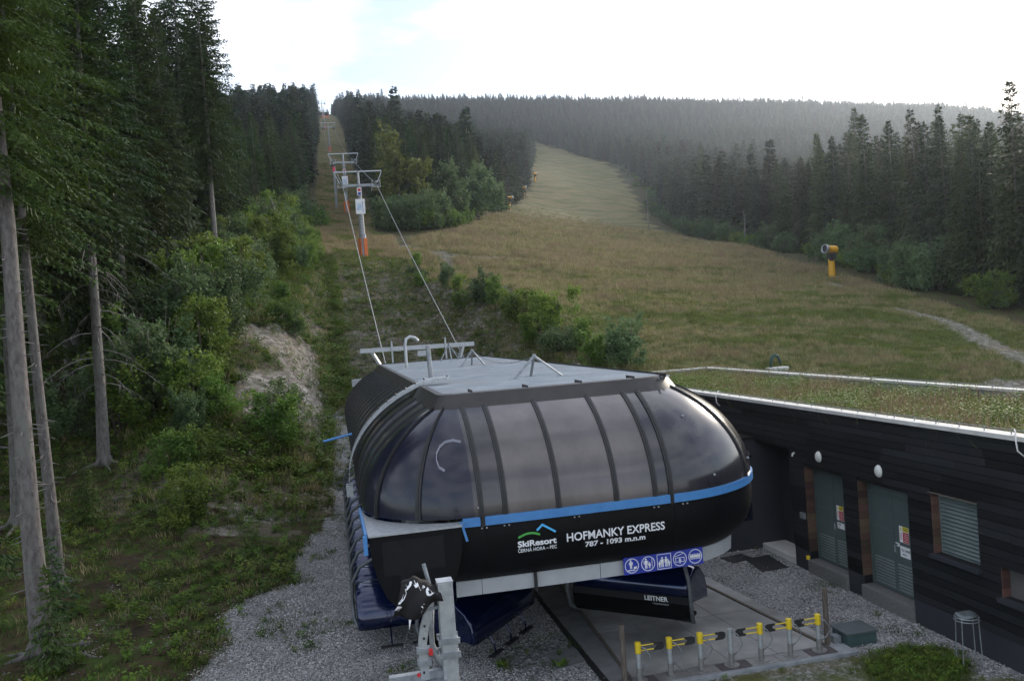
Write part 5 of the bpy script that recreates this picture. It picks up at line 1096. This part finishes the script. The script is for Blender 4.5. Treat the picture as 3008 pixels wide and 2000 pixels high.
# named tall ones on the right skyline, dead snags, yellow birch
for x, y, k, s_, lb in ((131, 187, 2, 1.45, 'tallest spruce standing above the skyline at the far right'), (139, 186, 3, 1.30, 'thinner tall spruce right of the tallest one at the right picture edge'), (146, 265, 4, 1.42, 'spruce with open crown rising above the right skyline, right of the pair'),
                        (150, 315, 0, 1.35, 'spruce with pointed top rising above the right skyline, left of the open crowned one'), (139, 265, 1, 1.30, 'tall airy spruce in the middle of the three tops above the right skyline')):
    plant('spruce_tree', (MID[k], MTR[k]), x, y, s_, lb, 'spruce tree')
for x, y, H, lb in ((94, 235, 13, 'pale dead snag standing above the willow scrub at the right piste edge'), (101, 190, 9, 'short grey snag among the right hand scrub'), (190, 520, 16, 'thin pale dead trunk by the upper piste'), (178, 470, 15, 'bare grey trunk right of the upper piste bend'), (-6.5, 118, 7, 'split grey snag rising from the left birch scrub')):
    z = float(height(x, y)); mb = MB(); mb.tube([(x, y, z-.3), (x-.1, y, z+H*.4), (x+.15, y, z+H*.75), (x-.25, y, z+H)], [.2, .16, .1, .03], 7)
    for k in range(5): a = k*1.3; mb.tube([(x, y, z+H*(.4+.1*k)), (x+math.cos(a)*.9, y+math.sin(a)*.9, z+H*(.4+.1*k)+.5)], [.05, .015], 5)
    tag(mb.build('dead_tree', DEADW, None, True, loc=(x, y, z)), lb, 'dead tree')
YB = leafy(81, 19, 4.6, 170, 60, .42, .3).mesh('crown', LEAFY); YB2 = leafy(82, 13, 3.6, 140, 60, .4, .3).mesh('crown', LEAFG)
plant('deciduous_tree', (YB, trunk_mesh('trunk', 15, .24, BARKD, 8, 0, 3)), 14.6, 161, 1.1, 'broad yellowish leafy tree at the left edge of the central wood', 'deciduous tree')
for x, y, s_, lb in ((25, 168, 1.25, 'light green larch like tree in the front of the central wood'), (35, 191, 1.3, 'pale green feathery tree in the centre of the central wood'), (19.5, 163, .8, 'small round green tree beside the yellowish one')):
    plant('deciduous_tree', (YB2, trunk_mesh('trunk', 11, .2, BARKD, 8, 0, 5)), x, y, s_, lb, 'deciduous tree')
# the rest of the wood, counted by nobody
rest = ~isp; nearr = rest & (dist < 230); farr = rest & ~nearr
n1 = int(nearr.sum()); P1 = np.stack([fx_, fy_, fz_-.1], -1)
s1 = rg.uniform(.70, 1.12, n1)*np.where((zone[nearr] == 0) & (fy_[nearr] < 108) & (fx_[nearr] < -14), 1.0, np.where(zone[nearr] == 2, .86, .66)); spread('spruce_wood', MID+MIDB+MIDP, P1[nearr], np.stack([s1*1.12, s1*1.12, s1*rg.uniform(.86, 1.15, n1)], -1), np.where(rg.random(n1) < .10, 10+rg.integers(0, 3, n1), rg.integers(0, 10, n1)), 'dense spruce wood filling both sides of the slope behind the front trees', np.stack([rg.normal(0, .02, n1), rg.normal(0, .02, n1), rg.uniform(0, 6.28, n1)], -1))
n2 = int(farr.sum()); s2_ = rg.uniform(.48, .80, n2)*np.where(dist[farr] < 620, 1.28, 1.)*np.where(rg.random(n2) < .04, 1.2, 1); spread('far_spruce_forest', FAR, P1[farr], np.stack([s2_*1.4, s2_*1.4, s2_*rg.uniform(.85, 1.15, n2)], -1), rg.integers(0, 5, n2), 'bluish spruce forest covering the far hillside up to the skyline', np.stack([rg.normal(0, .02, n2), rg.normal(0, .02, n2), rg.uniform(0, 6.28, n2)], -1))
print('forest', len(pick), n1, n2)
# bare trunks for the nearer part of the wood
TRK = [trunk_mesh('wood_trunk', 22, .2, BARK, 5, 0, 3)]
spread('wood_trunks', TRK, P1[nearr], np.ones(n1)*.45, np.zeros(n1), 'grey trunks inside the dense spruce wood', np.zeros((n1, 3)))
# birch and willow scrub: left bank, trench crest, round the central wood, right piste edge
sh = []
for y in np.arange(37, 150, 1.9):
    tl = float(treeline(y))
    for x in np.arange(tl-1.5, (-1.9 if y > 62 else (-3.2 if y > 50 else -6.5)) if y < 112 else -2.0, 1.75):
        if y < 62 and x > -6.2 and rg.random() < .93: continue
        if y > 58 and y < 97 and x > -6.4 and rg.random() < .93: continue
        if rg.random() < .14 or (y < 49 and x < -8.6): continue
        sh.append((x+rg.uniform(-.7, .7), y+rg.uniform(-.8, .8), 0))
GL = {0: ('green birch sapling in the dense scrub on the bank left of the lift cutting', 'birch and willow shrubs on the left bank'), 1: ('bushy green willow on the crest right of the lift cutting', 'shrubs on the right crest of the cutting'),
      2: ('rounded grey green shrub in front of the central wood', 'shrubs in front of the central wood'), 3: ('rounded grey green shrub in the scrub along the right piste edge', 'shrubs along the right piste edge')}
for x, y, s_ in ((13.4, 73, .85), (13.9, 70, 1.0), (14.4, 66.5, 1.15), (14.2, 63, .95), (15.1, 60.5, 1.25), (14.0, 59, .9), (15.6, 57.5, 1.15), (16.4, 55, 1.2), (15.0, 54.5, 1.0), (17.6, 53.2, 1.05), (16.2, 52, .9), (18.6, 51.6, .85), (12.3, 81, .5), (12.0, 86, .45), (10.5, 97, .7), (10.2, 101, .6), (10.8, 105, .7), (10.0, 92, .45), (11.9, 77, .55)): sh.append((x, y, 1))
for k in range(46):
    f = rg.random(); x = 9.6+f*17; y = 150+rg.uniform(0, 10)+max(0, x-18)*1.4-(8-x if x < 8 else 0); sh.append((x+rg.uniform(-.5, .5), y, 2))
RB = [(61.5, 66), (65, 84), (70.5, 100), (77, 122), (98, 185), (101, 218), (138, 334), (176, 446), (218, 606)]
for k in range(118):
    f = rg.random()**.8*(len(RB)-1.001); i = int(f); a, b = RB[i], RB[i+1]; ff = f-i; x = a[0]+(b[0]-a[0])*ff; y = a[1]+(b[1]-a[1])*ff; o = abs(rg.normal(0, 5))*(.5 if y < 130 else 1.)+1.2
    sh.append((x+o, y-.25*o, 3))

extra = [s_ for s_ in sh]; extra = sorted(extra, key=lambda s_: math.hypot(s_[0], s_[1])*(1 if s_[2] != 3 else .7)); main = extra[:290]; more = extra[290:]
_seq = {}
for g0 in (1, 2, 3):
    for q_, s0 in enumerate(sorted([m0 for m0 in main if m0[2] == g0], key=lambda m0: m0[0] if g0 == 2 else m0[1])): _seq[(s0[0], s0[1])] = q_+1
def ordn(n): return '%d%s' % (n, 'th' if 10 <= n % 100 <= 20 else {1: 'st', 2: 'nd', 3: 'rd'}.get(n % 10, 'th'))
WHERE = {1: 'bushy green willow, %s along the right crest of the cutting counted uphill from the station', 2: 'rounded grey green shrub, %s from the left in front of the central wood', 3: 'rounded grey green shrub, %s along the right piste edge counted uphill'}
BAND = (('green birch sapling low on the left bank beside the stony slope', 'shrubs low on the left bank'), ('green birch sapling halfway up the left bank of the lift cutting', 'shrubs halfway up the left bank'), ('green birch sapling at the top of the left bank near the first lift tower', 'shrubs at the top of the left bank'))
for x, y, g_ in main:
    d = math.hypot(x, y)
    if g_ <= 1 or d < 100:
        k = int(rg.integers(0, 4)); pr_ = (BUSH[k], BST[k]); s_ = rg.uniform(.88, 1.32) if g_ != 1 else rg.uniform(.6, .95)
        if g_ == 1 and (y > 76): s_ = .55
        if g_ == 0 and y > 95: s_ *= 1.15
        if g_ == 0 and x > -5: s_ *= .6
        if g_ == 0 and y < 50: s_ *= .62
    else: k = int(rg.integers(0, 3)); pr_ = (BUSHM[k], BSM[k]); s_ = rg.uniform(.75, 1.3)*(1.0 if g_ == 3 else 1.05)
    plant('shrub', pr_, x, y, s_, (WHERE[g_] % ordn(_seq[(x, y)])) if g_ in WHERE else BAND[0 if y < 62 else (1 if y < 95 else 2)][0], 'shrub', GL[g_][1] if g_ else BAND[0 if y < 62 else (1 if y < 95 else 2)][1], ('foliage', 'stem'))
if more:
    P = np.array([(x, y, float(height(x, y))) for x, y, _ in more]); spread('far_scrub', BUSHM, P, rg.uniform(.8, 1.3, len(P)), rg.integers(0, 3, len(P)), 'grey green scrub fringe farther up the piste edge')
plant('shrub', (BUSH[1], BST[1]), -3.4, 47.0, .85, 'single round green bush halfway down the stony slope left of the station', 'shrub', None, ('foliage', 'stem'))
plant('shrub', (BUSH[3], BST[3]), -3.0, 49.2, .75, 'upper one of the two bushes standing free on the stony slope', 'shrub', None, ('foliage', 'stem'))
# ---------------------------------------------------------------- ground cover
TG = [tuft(1, 26, .30, .22, .012, GRASSG), tuft(2, 24, .42, .20, .010, GRASSB), tuft(3, 22, .50, .22, .009, GRASSR), tuft(4, 26, .26, .24, .013, GRASSG), tuft(5, 20, .48, .16, .009, GRASSB)]
TD = [tuft(6, 34, .14, .20, .010, GRASSD), tuft(7, 30, .22, .18, .010, GRASSD), weed(8, 40, .28, .09, HERB), weed(9, 50, .45, .10, HERB), tuft(10, 26, .34, .16, .009, GRASSB)]
def rnd(n, x0, x1, y0, y1): return rg.uniform(x0, x1, n), rg.uniform(y0, y1, n)
x, y = rnd(300000, 10, 110, 44, 330); keep = rg.random(len(x)) < np.clip((70/y)**1.6, .05, 1.)*.9*np.clip((330-y)/210, 0, 1)
k_ = inpoly(x, y, RUN) & keep & (trailmask(x, y) < .5) & ~inpoly(x, y, YARD); x, y = x[k_], y[k_]; z = height(x, y); v_ = in_view(x, y, z, .04); x, y, z = x[v_], y[v_], z[v_]
n = len(x); pn = vnoise(x/6, y/2.6, 9)*.55+vnoise(x/2.2, y/1.1, 10)*.3+np.clip((y-50)/300, 0, .26)
ti = np.where(pn < .40, rg.choice([0, 3], n), np.where(pn < .60, rg.choice([0, 1, 4, 3], n), rg.choice([1, 4, 0, 2], n))); print('meadow tufts', n)
spread('meadow_grass', TG, np.stack([x, y, z], -1), rg.uniform(.6, 1.35, n)*np.clip(y/70, .9, 2.0), ti, 'dry straw coloured and green meadow grass on the piste')
xq, yq = rnd(26000, -2, 13, 104, 300); kq = inpoly(xq, yq, COR) & (rg.random(len(xq)) < np.clip(150/yq, 0, 1)**2); xq, yq = xq[kq], yq[kq]; n = len(xq)
spread('corridor_grass', TG, np.stack([xq, yq, height(xq, yq)], -1), rg.uniform(.7, 1.5, n), np.where(vnoise(xq/3, yq/4, 19) > .5, rg.choice([0, 3], n), rg.choice([1, 2, 4], n)), 'green and straw coloured grass in the lift corridor')
x, y = rnd(26000, -4, 15, 46, 112); k_ = (inpoly(x, y, TRENCH) | ((x > 8) & (x < 15))) & (rg.random(len(x)) < .30+.4*(vnoise(x/3, y/4, 12) > .5)); x, y = x[k_], y[k_]; z = height(x, y); n = len(x)
spread('cutting_weeds', TD+[TG[0]], np.stack([x, y, z], -1), rg.uniform(.6, 1.3, n), rg.integers(0, 6, n), 'thin weeds in the stony lift cutting')
x, y = rnd(60000, -22, 1.2, 14, 112); yd = inpoly(x, y, YARD); tl_ = treeline(y)
dens = np.where(y > 44, .75, .50)*np.where(vnoise(x/3., y/3., 14) > .42, 1, .35)*np.where((x > -.9) & (y > 45), 1.5, 1)
dens = dens*np.clip(1.15-rockmask(x, y)*((x < -.5) & (y > 42)), .08, 1)
k_ = ~yd & (x > tl_-9) & (rg.random(len(x)) < dens*.9); x, y = x[k_], y[k_]; z = height(x, y); v_ = in_view(x, y, z, .05); x, y, z = x[v_], y[v_], z[v_]; n = len(x); print('bank', n)
hb = (y > 40) & (x > treeline(y)+1); ti = np.where(hb, rg.choice([2, 3, 3, 2, 4, 1], n), rg.choice([0, 1, 2, 0, 2, 2, 0, 1, 3, 2, 0, 1, 2, 4], n))
spread('bank_herbs', TD, np.stack([x, y, z], -1), rg.uniform(.6, 1.5, n)*np.where(hb, 1.25, .85), ti, 'green herbs, moss and grass on the forest floor and bank left of the station')
# yard weeds, lawn patch at the lower right
x, y = rnd(9000, -8, 13.5, 12, 42); yn = vnoise(x/1.2, y/1.2, 15); yd = inpoly(x, y, YARD); pf_ = inpoly(x, y, [(5.3, 17.0), (11.3, 17.0), (10.6, 25), (10.2, 33), (5.3, 33)])
lawn = (x > 5) & (y < 17.0) & (x < 13.3)
k_ = ~pf_ & (((yd & ~lawn) & (yn > .80) & (rg.random(len(x)) < .5)) | (yd & (x < -.5-(y-20)*0) & (yn > .55) & (rg.random(len(x)) < .6)) | (lawn & (rg.random(len(x)) < .10)))
x, y = x[k_], y[k_]; z = height(x, y); n = len(x); spread('yard_weeds', TD[:3], np.stack([x, y, z], -1), rg.uniform(.35, .85, n), rg.choice([0, 1, 2, 0], n), 'weeds and short lawn growing through the gravel of the yard')
x, y = rnd(5200, 9.5, 13.3, 13.5, 17.05); k_ = (vnoise(x/1.1, y/1.1, 16)*1.3+.55+rg.normal(0, .22, len(x))-np.hypot((x-12.0)/1.15, (y-16.1)/.85) > .45); x, y = x[k_], y[k_]; n = len(x); spread('lawn_patch', [TD[0], TD[1], TD[2], TG[0]], np.stack([x, y, height(x, y)], -1), rg.uniform(.2, .62, n), rg.integers(0, 4, n), 'patch of short green lawn below the metal cabinet')
# roof planting
x, y = rnd(15000, 13.98, 19.85, 9, 42.8); k_ = in_view(x, y, np.full(len(x), 4.9), .05); x, y = x[k_], y[k_]; n = len(x); pn = vnoise(x/1.6, y/1.6, 18)
TR = [tuft(11, 14, .80, .18, .007, GRASSB, .22), tuft(12, 16, .60, .18, .009, GRASSG, .28), tuft(13, 10, .90, .18, .006, GRASSR, .2), weed(14, 60, .75, .06, HERB), tuft(15, 18, .26, .16, .009, GRASSD)]
ti = np.where(pn > .60, rg.choice([3, 1, 4], n, p=[.45, .35, .2]), rg.choice([0, 0, 1, 1, 2, 4, 3, 1], n)); spread('roof_planting', TR, np.stack([x, y, np.full(n, 4.34)], -1), rg.uniform(.55, 1.15, n), ti, 'tall mixed grasses and herbs growing on the flat planted roof')
SAP = [weed(20, 110, .9, .06, HERB), weed(21, 90, 1.2, .06, LEAF)]
for k, (x, y) in enumerate(((19.2, 41.2), (18.6, 36), (17.9, 33.5), (19.0, 31), (18.8, 27), (16.6, 24.8), (15.1, 22.0), (15.6, 18.5), (18.9, 23.5), (14.9, 29.5))):
    o = mobj('sapling', SAP[k % 2], None, (x, y, 4.36)); s_ = rg.uniform(.8, 1.2); o.scale = (s_, s_, s_*1.1); o.rotation_euler.z = k; tag(o, 'leafy sapling sticking up from the planted roof', 'sapling', 'saplings on the planted roof')
# stones: chippings in the yard, broken rock on banks and trail
SG = [stones(30, 42, .20, .010, .026, STONE), stones(31, 36, .22, .010, .030, STONE), stones(32, 26, .26, .014, .045, STONE)]; SR = [stones(40+k, 1, 0, .10, .16, STONED) for k in range(4)]; SRG = [stones(45+k, 14, .35, .03, .08, STONED) for k in range(3)]
x, y = rnd(12000, -6.5, 13.5, 15, 36); pf_ = inpoly(x, y, [(5.2, 17.0), (11.3, 17.0), (10.6, 25), (10.2, 33), (5.3, 33)]); k_ = inpoly(x, y, YARD) & ~pf_ & ((x < 5.3) | (x > 10)) & ~inpoly(x, y, [(11.6, 25.8), (13.5, 25.8), (13.6, 23.3), (12.1, 23.3), (12.1, 24.5), (11.7, 24.8)]) & (vnoise(x/1.2, y/1.2, 15) < .85) & in_view(x, y, 0*x, .02); x, y = x[k_], y[k_]; n = len(x); print('gravel', n)
spread('gravel_chippings', SG, np.stack([x, y, height(x, y)+.005], -1), rg.uniform(.8, 1.3, n), rg.integers(0, 3, n), 'pale grey gravel chippings round the station and along the wall', np.stack([np.zeros(n), np.zeros(n), rg.uniform(0, 6.28, n)], -1))
x, y = rnd(16000, -10, 15.5, 38, 112); k_ = (((x < -.6) & (x > treeline(y)+3) & (vnoise(x/3, y/6, 22) > .48)) | (x > 1)) & (rg.random(len(x)) < .62); x, y = x[k_], y[k_]; n1_ = len(x)
x2, y2 = rnd(26000, 10, 66, 40, 130); k_ = trailmask(x2, y2) > .42; x2, y2 = x2[k_], y2[k_]; x3, y3 = rnd(1500, -9, -1, 15, 30); k3 = vnoise(x3/1.5, y3/1.5, 5) > .5; x3, y3 = x3[k3], y3[k3]; x = np.concatenate([x, x2, x3]); y = np.concatenate([y, y2, y3]); n = len(x)
sz_ = rg.uniform(.3, 1.1, n)**1.3*np.where(np.arange(n) < n1_, 1.25, .8); sz_[-len(x3):] *= .6; spread('broken_rock', SR+SRG, np.stack([x, y, height(x, y)], -1), sz_, rg.integers(0, 7, n), 'broken grey brown stones on the banks, cutting floor and along the track')
# ---------------------------------------------------------------- air
hm = bpy.data.materials.new('hazy air'); hm.use_nodes = True; t = hm.node_tree; t.nodes.clear(); pv = t.nodes.new('ShaderNodeVolumePrincipled'); oo = t.nodes.new('ShaderNodeOutputMaterial')
pv.inputs['Color'].default_value = (.74, .84, .97, 1); pv.inputs['Density'].default_value = HAZE; pv.inputs['Anisotropy'].default_value = .65; t.links.new(pv.outputs[0], oo.inputs['Volume'])
tag(MB().box((-260, -90, -3), (1300, 1750, 372)).build('haze', hm), kind='stuff')
